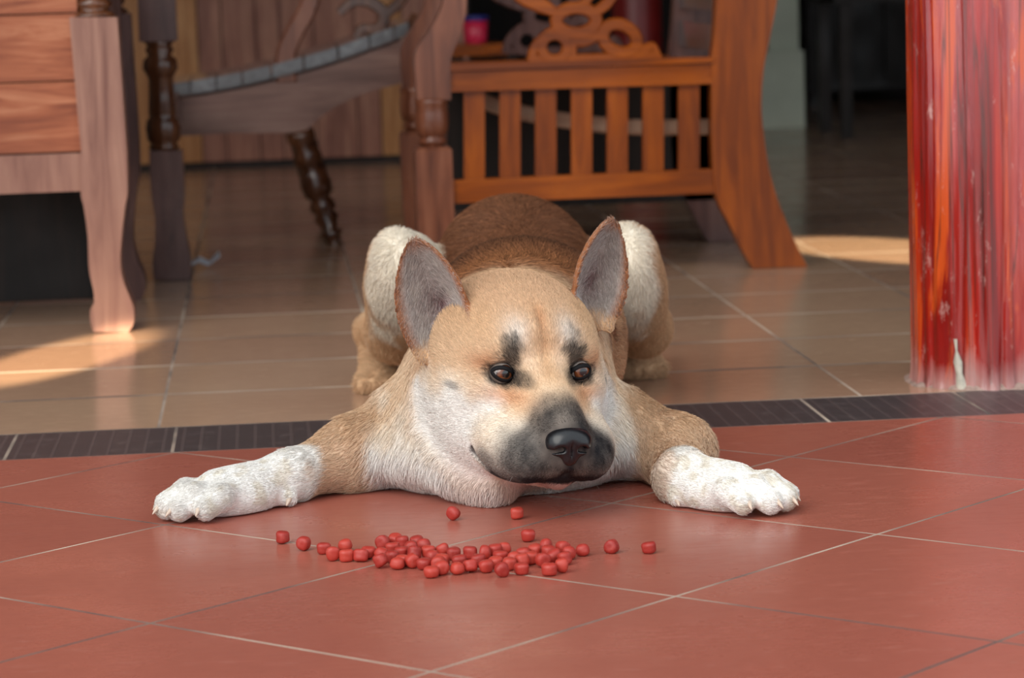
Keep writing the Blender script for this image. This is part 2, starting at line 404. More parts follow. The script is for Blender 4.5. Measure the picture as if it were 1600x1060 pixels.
for k in range(3, 60): ridge += rg.normal() * np.cos(k * ang + rg.uniform(0, 6.28)) * (1.0 / k ** .75)
ridge = ridge / np.abs(ridge).max()
def groove(a0, w, d): return -d * np.exp(-((np.angle(np.exp(1j * (ang - a0)))) / w) ** 2)
R = np.zeros((len(zs), nA))
for i, z in enumerate(zs):
    sh = .06 * math.sin(z * 2.1) + .03 * math.sin(z * 7.3)
    rr = ridge.copy(); rr = np.interp((ang + sh) % (2 * np.pi), np.append(ang, 2 * np.pi), np.append(rr, rr[0]))
    R[i] = colr + .0040 * rr
    for a0, w, d in ((-1.62, .02, .006), (-2.15, .03, .004), (-2.6, .025, .004), (-1.15, .02, .005), (-.6, .03, .004)):
        R[i] += groove(a0 + sh * .5 + .02 * math.sin(z * 11 + a0), w, d)
    R[i] += .006 * math.exp(-z / .012) * (0.6 + .4 * rr)
vs = [(R[i, k] * math.cos(ang[k]), R[i, k] * math.sin(ang[k]), z) for i, z in enumerate(zs) for k in range(nA)]
fs = [(i * nA + k, i * nA + (k + 1) % nA, (i + 1) * nA + (k + 1) % nA, (i + 1) * nA + k) for i in range(len(zs) - 1) for k in range(nA)]
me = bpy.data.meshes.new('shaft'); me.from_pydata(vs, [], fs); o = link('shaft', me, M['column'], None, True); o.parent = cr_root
# bare plaster seam at the foot and a thin skirt of cement
M['seam'] = plain('pale_plaster_seam', (196, 190, 176), .85, .2, .2, 60)
def on_col(px, py, out=.0):
    """point on the column's near surface behind a pixel"""
    d = ray(px, py)[:2]; o2 = -np.array([colx, coly]); rad = colr + .003 + out
    A_, B_, C_ = d @ d, 2 * d @ o2, o2 @ o2 - rad * rad; t = (-B_ - math.sqrt(max(B_ * B_ - 4 * A_ * C_, 0))) / (2 * A_)
    return CAM + ray(px, py) * t
bm = bmesh.new(); seam = [(1493, 530, 3), (1494, 548, 6), (1497, 566, 11), (1499, 584, 14), (1501, 600, 17), (1503, 613, 20)]
rows_ = []
for px, py, w in seam:
    rows_.append([bm.verts.new(tuple(on_col(px + s * w * .5 + 2 * math.sin(py * .5 + s * 2), py, .0025 if abs(s) < .9 else -.004))) for s in (-1, -.5, 0, .5, 1)])
for i in range(len(rows_) - 1):
    for j in range(4): bm.faces.new((rows_[i][j], rows_[i][j + 1], rows_[i + 1][j + 1], rows_[i + 1][j]))
bm_obj('plaster_seam', bm, M['seam'], cr_root, smooth=True)
bm = bmesh.new(); rin, rout = [], []
for k in range(96):
    t = 2 * math.pi * k / 96; w = .008 + .006 * math.sin(5 * t + 1) * math.sin(3 * t) + random.uniform(-.002, .003)
    rin.append(bm.verts.new((colx + (colr - .01) * math.cos(t), coly + (colr - .01) * math.sin(t), .010 + random.uniform(0, .004))))
    rout.append(bm.verts.new((colx + (colr + w) * math.cos(t), coly + (colr + w) * math.sin(t), .0002)))
for k in range(96): bm.faces.new((rin[k], rout[k], rout[(k + 1) % 96], rin[(k + 1) % 96]))
M['cement'] = plain('grey_pink_cement', (160, 136, 126), .9, .2, .3, 120)
bm_obj('cement_skirt', bm, M['cement'], cr_root, smooth=True)

# ------------------------------------------------------------------ plank-sided bench at the left edge
BY = 4.705
def px_poly(pts, Y): return [atY(px, py, Y) for px, py in pts]
bench = empty('wooden_bench', (-.26, BY, 0), 'plank-sided wooden bench on pale curved leg, cut by the left edge', 'bench')
leg_pts = smooth_path([(127, 240), (126, 300), (131, 325), (137, 370), (139, 420), (146, 455), (147, 474)], 4) + smooth_path([(141, 484), (141, 503), (146, 519)], 3) + \
          smooth_path([(200, 520), (209, 505), (209, 482)], 3) + smooth_path([(205, 470), (193, 440), (188, 410), (190, 370), (195, 325), (199, 300), (198, 240)], 4)
pts = leg_pts + [np.array((183, 27)), np.array((108, 27))]
P3 = px_poly(pts, BY)
for p in P3: p[2] = max(p[2], 0.0)
o = prism('leg', P3, (0, .075, 0), M['leg_pale'], bench, bevel=.006)
def copy_part(o, dx, dy, parent=None, mat=None):
    c = o.copy(); COL.objects.link(c); c.location = o.location + Vector((dx, dy, 0))
    if mat: c.data = o.data.copy(); c.data.materials.clear(); c.data.materials.append(mat)
    return c
copy_part(o, 0.0, .46, mat=M['dark_post']); copy_part(o, -1.5, 0); copy_part(o, -1.5, .46, mat=M['dark_post'])
bt = atY(146, 27, BY + .037)
tp = [(.034, 0), (.036, .004), (.030, .008), (.024, .012), (.030, .018), (.031, .024), (.022, .03), (.020, .05), (.026, .09), (.022, .13), (.03, .15), (.03, .16)]
for dx in (0, -1.5):
    for dy in (0, .46): lathe('turned_post', tp, (bt[0] + dx, bt[1] + dy, bt[2]), M['dark_turned'], bench)
zb = lambda py: atY(60, py, BY + .02)[2]
xr = atY(118, 200, BY + .02)[0]
edges_ = [302, 240, 128, 22, -70]
for i in range(4):
    z0, z1 = zb(edges_[i]), zb(edges_[i + 1])
    box('rail' if i == 0 else 'plank', (-1.7, BY + (.012 if i == 0 else .016 + .002 * (i % 2)), z0 + .0012), (xr + .012, BY + .045, z1 - .0012), M['leg_pale'] if i == 0 else M['plank'], bench, bevel=.003)
xe = atY(192, 200, BY + .05)[0]
box('end_panel', (xe - .035, BY + .07, zb(300)), (xe - .012, BY + .46, zb(-70)), M['dark_post'], bench)
box('back_panel', (-1.7, BY + .49, .004), (xe - .03, BY + .51, zb(-70)), M['dark_wood'], bench)
box('top', (-1.8, BY - .03, bt[2] + .16), (xe + .03, BY + .57, bt[2] + .19), M['plank'], bench, bevel=.006)

# ------------------------------------------------------------------ slatted armchair behind the dog (seen from its side)
CY, CD = 5.26, 0.54
chair = empty('slatted_armchair', (.65, CY + .27, 0), 'orange varnished armchair with slatted side and pretzel-like fretwork, right behind the dog', 'armchair')
def both(o): copy_part(o, 0, CD)
rear = smooth_path([(1150, -330), (1135, -200), (1124, -80), (1120, 0), (1116, 60), (1112, 100), (1112, 200), (1114, 262), (1120, 310), (1141, 352), (1163, 396), (1177, 420)], 4) + \
       smooth_path([(1262, 417), (1246, 386), (1225, 338), (1206, 282), (1195, 222), (1190, 168), (1193, 110), (1203, 58), (1214, 0), (1222, -80), (1232, -200), (1240, -330)], 4)
P3 = px_poly(rear, CY)
for p in P3: p[2] = max(p[2], 0)
o = prism('rear_leg', P3, (0, .045, 0), M['orange_v'], chair, bevel=.005); copy_part(o, 0, CD, mat=M['dark_post'])  # far leg copied in dark wood, its shade put into the colour
# front post: sawn curved blade above, turned collar, square block below
blade = smooth_path([(652, 156), (649, 120), (648, 92), (654, 72), (670, 50), (687, 20), (696, -15), (700, -60)], 4) + smooth_path([(734, -60), (730, -10), (727, 25), (716, 62), (705, 92), (704, 125), (705, 156)], 4)
o = prism('front_post', px_poly(blade, CY - .005), (0, .05, 0), M['brown_v'], chair, bevel=.005); both(o)
pc = atY(680, 300, CY + .02); ztop = atY(680, 154, CY + .02)[2]; zblk = atY(680, 229, CY + .02)[2]
hh = ztop - zblk; hw = 29 * CY / F_PX
prof = [(.020, -.002), (.021, .004), (.026, .008), (.027, .013), (.021, .016), (.0225, .02), (.029, .026), (.031, hh * .45), (.031, hh * .7), (.028, hh - .014), (.031, hh - .009), (.031, hh + .001)]
o = lathe('turned_collar', prof, (pc[0] - .002, CY + .02, zblk), M['brown_v'], chair); both(o)
bm = bmesh.new()
zz = [0, .03, .1, zblk - .006, zblk]; ws = [.8, .86, 1.0, 1.0, .86]
rg_ = []
for z, w in zip(zz, ws):
    rg_.append([bm.verts.new((pc[0] - .002 + sx * hw * w, CY + .02 + sy * hw * .85 * w, z)) for sx, sy in ((-1, -1), (1, -1), (1, 1), (-1, 1))])
for i in range(len(rg_) - 1):
    for k in range(4): bm.faces.new((rg_[i][k], rg_[i][(k + 1) % 4], rg_[i + 1][(k + 1) % 4], rg_[i + 1][k]))
bm.faces.new(rg_[0][::-1]); bm.faces.new(rg_[-1])
o = bm_obj('front_leg', bm, M['brown_v'], chair, bevel=.004); both(o)
def quad_rail(name, x0, yt0, yb0, x1, yt1, yb1, Y, th, mat, bev=.003, parent=None):
    return prism(name, px_poly([(x0, yb0), (x1, yb1), (x1, yt1), (x0, yt0)], Y), (0, th, 0), mat, parent or chair, bevel=bev)
sr_ = quad_rail('seat_rail', 702, 112, 136, 1116, 99, 124, CY + .004, .035, M['orange']); both(sr_)
quad_rail('moulding', 702, 100, 111, 1116, 89, 98, CY - .004, .045, M['orange'], parent=sr_)
quad_rail('moulding', 704, 136, 144, 1114, 124, 131, CY - .002, .04, M['orange'], parent=sr_)
quad_rail('lower_rail', 708, 282, 318, 1122, 264, 302, CY + .004, .035, M['orange'])
quad_rail('under_seat_shade', 700, 120, 330, 1125, 110, 312, CY + CD, .02, M['dark_wood'])  # added dark sheet standing in for the shade behind the slats
for i in range(7):
    xc = 741 + 55.9 * i
    (quad_rail('slat', xc - 16, 141 - i * 1.6, 284 - i * 2.4, xc + 16.5, 140 - i * 1.6, 283 - i * 2.4, CY + .012, .018, M['orange_v'], .004))
# fretwork above the seat rail
def ring(bm, cx, cy, rx, ry, rot, w, Y, th):
    path = []
    for k in range(28):
        t = 2 * math.pi * k / 28; a_, b_ = rx * math.cos(t), ry * math.sin(t)
        path.append(atY(cx + a_ * math.cos(rot) - b_ * math.sin(rot), cy + a_ * math.sin(rot) + b_ * math.cos(rot), Y))
    add_ribbon(bm, path, w, th, (0, 1, 0), True)
def stroke(bm, pts, w, Y, th, n=6):
    path = [atY(p[0], p[1], Y) for p in smooth_path(pts, n)]
    ww = np.interp(np.linspace(0, 1, len(path)), np.linspace(0, 1, len(w)), w) * Y / F_PX
    add_ribbon(bm, path, list(ww), th, (0, 1, 0))
bm = bmesh.new(); FY = CY + .02; px = CY / F_PX
ring(bm, 900, 32, 31, 20, -.03, 21 * px, FY, .022)
ring(bm, 866, 74, 20, 19, 0, 17 * px, FY, .0216)
ring(bm, 968, 60, 28, 21, .45, 20 * px, FY, .0212)
stroke(bm, [(868, 20), (845, 8), (815, -6), (795, -30), (810, -55)], [14, 26, 24, 20, 14], FY, .0208)
stroke(bm, [(928, 20), (945, 8), (962, -12), (985, -32)], [16, 18, 16, 14], FY, .0204)
stroke(bm, [(876, 44), (856, 52), (836, 72), (830, 96)], [14, 14, 14, 16], FY, .0200)
stroke(bm, [(880, 54), (906, 62), (932, 56), (950, 46)], [18, 24, 20, 14], FY, .0196)
stroke(bm, [(892, 60), (893, 78), (893, 98)], [18, 16, 18], FY, .0192)
stroke(bm, [(988, 72), (1005, 78), (1018, 72), (1026, 84), (1030, 94)], [22, 18, 14, 12, 12], FY, .0188)
stroke(bm, [(835, 92), (930, 90), (1030, 86)], [14, 14, 14], FY, .0184)
stroke(bm, [(900, 10), (915, 2), (925, -12)], [12, 14, 14], FY, .0180)
o = bm_obj('fretwork', bm, M['orange'], chair, smooth=False); copy_part(o, 0, CD, mat=M['dark_post'])  # far fretwork recoloured dark to carry the shade inside the chair
# arm, seat boards, back slats, low stretcher
both(prism('armrest', px_poly([(650, -60), (1200, -78), (1200, -104), (640, -86)], CY - .015), (0, .07, 0), M['orange'], chair))
zs0, xs0, xs1 = atY(900, 104, CY)[2], atY(712, 100, CY)[0], atY(1118, 100, CY)[0]
for i in range(6):
    y0_ = CY + .05 + i * .076
    box('seat_board', (xs0 - .02, y0_, zs0 - .022), (xs1, y0_ + .072, zs0 - .004), M['grey_brown'], chair)
for i in range(6):
    z_ = zs0 + .015 + i * .075; xb = atY(1119 + i * 3, 40, CY)[0] + .008
    bm = bmesh.new(); add_box(bm, (xb, CY + .046, z_), (xb + .016, CY + CD - .002, z_ + .05)); bm_obj('back_slat', bm, M['slat_sky_grey'], chair, bevel=.004)
path = [atY(p[0], p[1], CY + .09) for p in smooth_path([(735, 146), (770, 164), (825, 178), (881, 188), (940, 195), (1000, 199), (1060, 199), (1125, 198)], 4)]
bm = bmesh.new(); add_ribbon(bm, path, 25 * (CY + .09) / F_PX, .02, (0, 1, 0)); bm_obj('curved_bearer', bm, M['light_rail'], chair)

# ------------------------------------------------------------------ reclining chair further back with a curved slatted seat
pA = np.array([atY(265, 400, 6.08)[0], 6.08, 0.0]); nP = np.array([0, -1.0, 0])
RC = empty('reclining_chair', tuple(pA), 'dull brown reclining chair with curved slatted seat and raked turned leg beside the bench', 'chair')
def rp(px, py, off=0.0): return on_plane(px, py, pA + nP * off, nP)
rail_pts = smooth_path([(262, 156), (320, 148), (380, 137), (450, 120), (530, 97), (600, 72), (640, 58)], 4) + smooth_path([(640, 128), (604, 136), (560, 150), (520, 170), (497, 187), (476, 207)], 4) + [np.array(q) for q in ((440, 208), (360, 208), (262, 214))]
o = prism('seat_rail', [rp(*q) for q in rail_pts], tuple(-nP * .035), M['grey_brown'], RC, bevel=.004)
c = o.copy(); COL.objects.link(c); c.location = Vector(-nP * .42)
top = smooth_path([(262, 152), (320, 144), (380, 133), (450, 116), (530, 93), (600, 68), (640, 54)], 3)
for i in range(0, len(top) - 1, 2):
    q0, q1 = rp(*top[i], .012), rp(*top[min(i + 2, len(top) - 1)], .012)
    t = (q1 - q0); q1 = q1 - t * .06; up = np.array((0, 0, 1.0)); th = .02
    prism('seat_slat', [q0, q1, q1 + up * th * 1.35, q0 + up * th * 1.35], tuple(-nP * .47), M['slat_sky_grey'], RC, bevel=.003)
# raked turned leg
la, lb = rp(468, 206), rp(523, 384)
lb[2] = 0; ax = lb - la; Ln = np.linalg.norm(ax)
prof = [(.03, 0), (.03, .02), (.02, .035), (.03, .055), (.031, .075), (.019, .085), (.028, .10), (.033, .125), (.031, .15), (.019, .16), (.027, .172), (.028, .185), (.019, .195), (.026, .205), (.027, .22), (.018, .23), (.021, .25), (.014, Ln - .03), (.017, Ln - .012), (.012, Ln)]
prof = [(r, t * Ln / max(Ln, .27) if t < Ln - .04 else t) for r, t in prof]
prof.sort(key=lambda q: q[1])
o = lathe('raked_leg', prof, tuple(la - nP * .018), M['dark_turned'], RC, axis=tuple(ax), n=20)
c = o.copy(); COL.objects.link(c); c.location = Vector(-nP * .42)
# tall post with turned middle and curved foot
PY = 5.475; pcx = ground(266, 440)[0]
post = smooth_path([(233, 236), (236, 300), (242, 340), (242, 380), (238, 408), (240, 438)], 4) + smooth_path([(297, 438), (298, 405), (291, 370), (286, 335), (288, 300), (284, 236)], 4)
P3 = px_poly(post, PY)
for p in P3: p[2] = max(p[2], 0)
prism('post_foot', P3, (0, .06, 0), M['dark_post'], RC, bevel=.005)
b0 = atY(257, 236, PY + .03); b1 = atY(248, 64, PY + .03); hh = b1[2] - b0[2]; xm = (b0[0] + b1[0]) / 2
prof = [(.024, 0), (.029, .008), (.024, .014), (.031, .022), (.033, .045), (.030, .058), (.024, .064), (.026, .07), (.024, hh * .5), (.023, hh * .66), (.026, hh * .69), (.033, hh * .75), (.031, hh * .83), (.022, hh * .87), (.027, hh * .92), (.022, hh * .96), (.03, hh)]
lathe('turned_post', prof, (xm, PY + .03, b0[2]), M['dark_turned'], RC)
xb0, xb1 = atY(216, 30, PY)[0], atY(275, 30, PY)[0]
box('post_block', (xb0, PY, b1[2]), (xb1, PY + .06, b1[2] + .2), M['dark_post'], RC, bevel=.004)
box('side_stretcher', (xm - .02, PY + .06, .27), (xm + .02, 6.06, .33), M['dark_post'], RC)
# arm bracket and carved side seen above the seat
bm = bmesh.new()
def rstroke(pts, w, th, n=6):
    path = [rp(p[0], p[1], -.01) for p in smooth_path(pts, n)]
    ww = np.interp(np.linspace(0, 1, len(path)), np.linspace(0, 1, len(w)), w) * 6.0 / F_PX
    add_ribbon(bm, path, list(ww), th, nP)
rstroke([(448, 128), (447, 85), (462, 48), (480, 15), (490, -30), (480, -80)], [34, 32, 30, 30, 28, 26], .03)
bm_obj('arm_bracket', bm, M['brown_v'], RC)
bm = bmesh.new()
rstroke([(530, 20), (552, 2), (580, 4), (600, 22), (590, 44), (566, 44), (556, 60)], [14, 18, 20, 20, 18, 16, 14], .02)
rstroke([(600, 22), (620, 8), (632, -14), (620, -40)], [16, 18, 18, 16], .0195)
rstroke([(590, 44), (612, 52), (636, 44), (650, 22)], [16, 18, 16, 14], .019)
rstroke([(560, -2), (550, -24), (560, -50)], [16, 16, 14], .0185)
bm_obj('carved_side', bm, M['dark_turned'], RC)

# ------------------------------------------------------------------ things further back
# small stool with a pink-red basin
SY = 7.6; s0, s1 = atY(706, 70, SY)[0], atY(812, 70, SY)[0]; sz = atY(760, 69, SY)[2]
stool = empty('wooden_stool', ((s0 + s1) / 2, SY + .12, 0), 'small brown wooden stool carrying a pink-red bucket, far back', 'stool')
box('stool_top', (s0, SY, sz - .03), (s1, SY + .26, sz), M['orange'], stool)
for lx in (s0 + .01, s1 - .03):
    for ly in (SY + .02, SY + .22): box('leg', (lx, ly, 0), (lx + .022, ly + .022, sz - .03), M['dark_wood'], stool)
bc = atY(744, 65, SY + .1); rr = 19 * SY / F_PX; bh = 40 * SY / F_PX
bucket = empty('bucket', (bc[0], SY + .11, sz), 'pink-red plastic bucket with dark blue rim on the small stool', 'bucket')
bb_ = lathe('bucket_body', [(rr * .85, 0), (rr * .95, .006), (rr * 1.05, bh), (rr * .97, bh), (rr * .8, .012)], (bc[0], SY + .11, sz), M['pink_plastic'], bucket)
lathe('rim', [(rr * 1.03, bh - .008), (rr * 1.12, bh - .004), (rr * 1.12, bh + .006), (rr * 1.0, bh + .006), (rr * .98, bh - .002)], (bc[0], SY + .11, sz), M['blue_plastic'], bb_)
# dark red column in the depth of the hall
c0, c1 = atY(956, 30, 8.2)[0], atY(1034, 30, 8.2)[0]
tag(lathe('hall_column', [((c1 - c0) / 2 * k, z) for k, z in ((1.15, 0), (1.15, .06), (1, .075), (1, 1.4), (1.0, 2.9))], ((c0 + c1) / 2, 8.2, 0), M['dark_red']), 'dark red round column deep in the hall above the slatted armchair', 'column')
# dark cabinet and a dark chair in the unlit hall on the right
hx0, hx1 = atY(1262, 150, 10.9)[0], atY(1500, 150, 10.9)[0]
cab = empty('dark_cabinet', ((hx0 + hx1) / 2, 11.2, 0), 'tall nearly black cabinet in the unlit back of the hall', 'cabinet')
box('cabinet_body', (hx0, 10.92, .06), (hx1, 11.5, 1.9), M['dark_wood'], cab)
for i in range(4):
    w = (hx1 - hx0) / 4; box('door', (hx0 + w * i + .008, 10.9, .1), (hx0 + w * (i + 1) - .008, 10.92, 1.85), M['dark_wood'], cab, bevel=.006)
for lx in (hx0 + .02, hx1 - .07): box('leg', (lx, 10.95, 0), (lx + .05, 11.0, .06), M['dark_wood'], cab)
dx = ground(1400, 214)
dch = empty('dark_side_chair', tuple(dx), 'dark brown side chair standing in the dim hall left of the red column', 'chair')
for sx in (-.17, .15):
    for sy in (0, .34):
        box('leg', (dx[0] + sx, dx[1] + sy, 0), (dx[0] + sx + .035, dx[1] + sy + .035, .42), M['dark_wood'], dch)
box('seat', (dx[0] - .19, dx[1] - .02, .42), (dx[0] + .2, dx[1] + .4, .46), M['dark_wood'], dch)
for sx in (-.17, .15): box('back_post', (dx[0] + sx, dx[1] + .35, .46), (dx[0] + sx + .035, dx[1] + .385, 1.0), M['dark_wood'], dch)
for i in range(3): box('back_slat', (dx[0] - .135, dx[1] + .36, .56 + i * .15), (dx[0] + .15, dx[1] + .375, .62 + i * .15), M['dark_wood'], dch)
# scrap of white paper near the dark post
g0 = ground(316, 418)
bm = bmesh.new()
pp = [(-.035, -.018, .002), (-.005, -.02, .014), (.012, -.018, .006), (.036, -.012, .022), (-.033, .016, .003), (-.004, .018, .02), (.014, .014, .01), (.034, .016, .03)]
v = [bm.verts.new((g0[0] + p[0], g0[1] + p[1], p[2])) for p in pp] + [bm.verts.new((g0[0] + p[0], g0[1] + p[1], p[2] - .0016)) for p in pp]
for i in range(3):
    bm.faces.new((v[i], v[i + 1], v[i + 5], v[i + 4])); bm.faces.new((v[i + 8], v[i + 12], v[i + 13], v[i + 9]))
for a_, b_ in ((0, 1), (1, 2), (2, 3), (3, 7), (7, 6), (6, 5), (5, 4), (4, 0)): bm.faces.new((v[a_], v[a_ + 8], v[b_ + 8], v[b_]))
tag(bm_obj('paper_scrap', bm, M['paper']), 'crumpled scrap of white paper on the tiles by the dark post', 'paper')

# ------------------------------------------------------------------ kibble
KL = {(506, 856): 'third red kibble pellet from the left, first of the trail into the pile', (675, 893): 'red kibble pellet nearest the camera at the front edge of the pile', (564, 868): 'plump red kibble pellet closing the left tail of the pile', (878, 885): 'red kibble pellet at the front right corner of the pile', (539, 851): 'red kibble pellet set behind the left tail of the pile',
      (442, 840): 'leftmost red kibble pellet lying alone near the left paw', (474, 851): 'second red kibble pellet from the left, lying alone',
      (708, 804): 'single red kibble pellet just in front of the chest, left of the chin', (808, 802): 'single red kibble pellet in the shadow right under the chin',
      (826, 837): 'single red kibble pellet between the pile and the chin', (910, 859): 'red kibble pellet lying just off the right end of the pile',
      (956, 855): 'second red kibble pellet from the right, lying alone', (1014, 855): 'rightmost red kibble pellet lying alone in front of the right foreleg'}
PILE = [(521,867),(541,868),(580,864),(592,865),(595,878),(598,849),(618,844),(613,857),(613,870),(621,880),(632,847),(628,862),(634,876),
        (642,858),(648,847),(661,850),(652,864),(646,878),(663,880),(672,862),(684,861),(676,871),(692,876),(679,881),(693,889),(709,865),(717,877),(712,888),
        (736,864),(734,885),(759,864),(747,876),(759,885),(788,856),(771,861),(782,869),(774,878),(796,881),(784,892),(803,871),(816,877),(815,888),(817,864),(830,872),
        (836,860),(853,854),(857,863),(848,877),(865,869),(858,890),(880,857),(889,865),(882,873)]
def kibble_mat():
    m, nt, b = new_mat('red_kibble')
    r = obj_random(nt); n = noise(nt, coords(nt), 220, 5, .6)
    c0_ = ramp(nt, [(0, lin4((154, 42, 34))), (.5, lin4((170, 50, 40))), (1, lin4((184, 62, 48)))]); nt.links.new(r, c0_.inputs['Fac'])
    c = mix(nt, mrange(nt, n, .5, .75, 0, .5), c0_.outputs['Color'], lin4((190, 90, 80)))
    nt.links.new(c, b.inputs['Base Color']); b.inputs['Roughness'].default_value = .5
    bump(nt, n, b, .35, .001); return m
M['kibble'] = kibble_mat()
kmeshes = []
for q in range(6):
    g_ = np.random.default_rng(40 + q); bm = bmesh.new(); bmesh.ops.create_icosphere(bm, subdivisions=3, radius=1.0)
    ph = g_.uniform(0, 6, 6); sq = g_.uniform(.84, 1.02)
    for v in bm.verts:
        p = np.array(v.co); e = 3.4
        d = (abs(p[0]) ** 2 + abs(p[1]) ** 2) ** .5; k = (d ** e + abs(p[2] * 1.12) ** e) ** (-1 / e)      # stubby rounded cylinder
        p = p * k * (1 + .05 * math.sin(3 * p[0] + ph[0]) + .05 * math.sin(4 * p[1] + ph[1]) + .04 * math.sin(5 * p[2] + ph[2]))
        v.co = Vector((p[0], p[1], p[2] * sq)) * .0069
    me = bpy.data.meshes.new('kibble'); bm.to_mesh(me); bm.free(); me.materials.append(M['kibble'])
    me.polygons.foreach_set('use_smooth', [True] * len(me.polygons)); kmeshes.append(me)
kp = [(p, l) for p, l in KL.items()] + [(p, None) for p in PILE]
pos = np.array([ground(p[0], p[1], .0062)[:2] for p, _ in kp])
for it in range(60):                                     # settle side by side
    for i in range(len(pos)):
        d = pos - pos[i]; r_ = np.hypot(d[:, 0], d[:, 1]); j = np.where((r_ < .0142) & (r_ > 1e-9))[0]
        for q in j:
            s = (.0142 - r_[q]) / 2 * d[q] / r_[q]; pos[i] -= s; pos[q] += s
for i, ((p, lab), (gx, gy)) in enumerate(zip(kp, pos)):
    me = kmeshes[i % 6]; o = bpy.data.objects.new('kibble_pellet', me); COL.objects.link(o)
    rot = Matrix.Rotation(random.uniform(0, 6.28), 3, 'Z') @ Matrix.Rotation(random.choice((0, 0, 1.57, random.uniform(.1, .5))), 3, 'X') @ Matrix.Rotation(random.uniform(0, 6.28), 3, 'Z')
    zmin = min((rot @ v.co).z for v in me.vertices)
    o.rotation_euler = rot.to_euler(); o.location = (gx, gy, -zmin - .0001)
    tag(o, lab or 'round red kibble pellet in the crowded pile on the red tiles', 'kibble', 'red kibble pellets scattered before the dog')
# ------------------------------------------------------------------ the dog: one surface grown from a distance field
HO = np.array([0.2765, 2.990, 0.1440])                    # between the eyes
def head_frame(yaw, pit, rol):
    fw = np.array([math.sin(yaw) * math.cos(pit), -math.cos(yaw) * math.cos(pit), -math.sin(pit)])
    rt = np.array([math.cos(yaw), math.sin(yaw), 0]); up = np.cross(fw, rt); up *= np.sign(up[2])
    c, s = math.cos(rol), math.sin(rol)
    return np.stack([c * rt + s * up, fw, -s * rt + c * up])
HM = head_frame(0.20, 0.02, -0.045)                       # rows: right (seen from the camera), forward, up
def hw(x, y, z): return HO + np.array([x, y, z]) @ HM     # head-local metres -> world
def to_head(P): return (P - HO) @ HM.T

HS = 0.0025
G0 = np.array([-0.24, 2.76, -0.008]); G1 = np.array([0.66, 4.22, 0.34])
def f32(a): return np.asarray(a, np.float32)

class Prim:
    def __init__(s, kind, k, group, **kw): s.kind, s.k, s.group = kind, k, group; s.__dict__.update(kw)
    def bounds(s):
        if s.kind == 'cone':
            lo = np.minimum(s.a - s.ra, s.b - s.rb); hi = np.maximum(s.a + s.ra, s.b + s.rb)
        elif s.kind == 'ell':
            e = np.sqrt(((s.rot.T * s.r) ** 2).sum(1)); lo, hi = s.c - e, s.c + e
        else:
            lo, hi = s.lo, s.hi
        return lo, hi
    def sdf(s, P):
        if s.kind == 'cone':
            ab = f32(s.b - s.a); pa = P - f32(s.a); t = np.clip(pa @ ab / float(ab @ ab), 0, 1)
            return np.sqrt(((pa - t[..., None] * ab) ** 2).sum(-1)) - (s.ra + (s.rb - s.ra) * t)
        if s.kind == 'ell':
            q = (P - f32(s.c)) @ f32(s.rot.T); k0 = np.sqrt(((q / f32(s.r)) ** 2).sum(-1)); k1 = np.sqrt(((q / f32(s.r ** 2)) ** 2).sum(-1)) + 1e-9
            return k0 * (k0 - 1) / k1
        return s.fn(P)
PR = []
I3 = np.eye(3)
def ell(c, r, k=.02, g='torso', rot=I3): PR.append(Prim('ell', k, g, c=np.array(c, float), r=np.array(r, float), rot=np.array(rot)))
def cone(a, b, ra, rb, k=.02, g='torso'): PR.append(Prim('cone', k, g, a=np.array(a, float), b=np.array(b, float), ra=ra, rb=rb))
def hell(x, y, z, r, k=.015, g='head', mirror=True):
    for s in ((-1, 1) if mirror and x else (1,)): ell(hw(s * x, y, z), r, k, g, HM)
def hcone(a, b, ra, rb, k=.015, g='head', mirror=True):
    for s in ((-1, 1) if mirror and (a[0] or b[0]) else (1,)): cone(hw(s * a[0], *a[1:]), hw(s * b[0], *b[1:]), ra, rb, k, g)

# trunk
ell((.322, 3.84, .160), (.100, .17, .100), .03)
cone((.315, 3.78, .125), (.292, 3.36, .12), .105, .112, .04)
ell((.292, 3.34, .158), (.088, .15, .068), .04)
ell((.250, 3.175, .042), (.156, .130, .054), .03)
ell((.246, 3.165, .080), (.116, .105, .080), .05)
cone((.255, 3.20, .10), hw(0, -.115, .0), .105, .084, .05)
cone((.285, 3.36, .14), hw(0, -.12, .0), .10, .080, .04)
ell(atY(768, 756, 3.035), (.021, .026, .016), .045); cone(atY(766, 748, 3.04), atY(712, 732, 3.06), .020, .022, .03)                       # loose throat
cone((.325, 3.98, .12), (.37, 4.10, .04), .035, .03, .03); cone((.37, 4.10, .04), (.46, 4.13, .03), .03, .022, .02)
# hind legs
for sx, thigh, knee, foot, shin in ((-1, (640, 452, 3.76), (622, 420, 3.66), (.140, 3.93), (618, 520, 3.78)), (1, (972, 446, 3.76), (982, 412, 3.66), (.500, 3.96), (1003, 512, 3.80))):
    ell(atY(*thigh), (.048, .125, .072), .03, 'hind')
    ell(atY(*knee), (.036, .05, .050), .03, 'hind')
    sh = atY(*shin); cone(atY(*knee) + np.array([0, .02, -.03]), sh, .034, .032, .03, 'hind')
    hock = np.array([foot[0] + sx * .004, foot[1] + .085, .072]); toe = np.array([foot[0], foot[1], .022])
    cone(sh, hock, .031, .019, .025, 'hind'); cone(hock, toe, .0185, .018, .012, 'hind')
    ell(toe - np.array([0, .012, .004]), (.026, .036, .018), .012, 'hind')
    for q in (-.0215, -.0075, .0075, .0215):
        e = .052 - abs(q) * .5; cone(toe + np.array([q * .8, -.02, -.006]), toe + np.array([q, -e, -.010]), .0105, .0105, .004, 'hind')
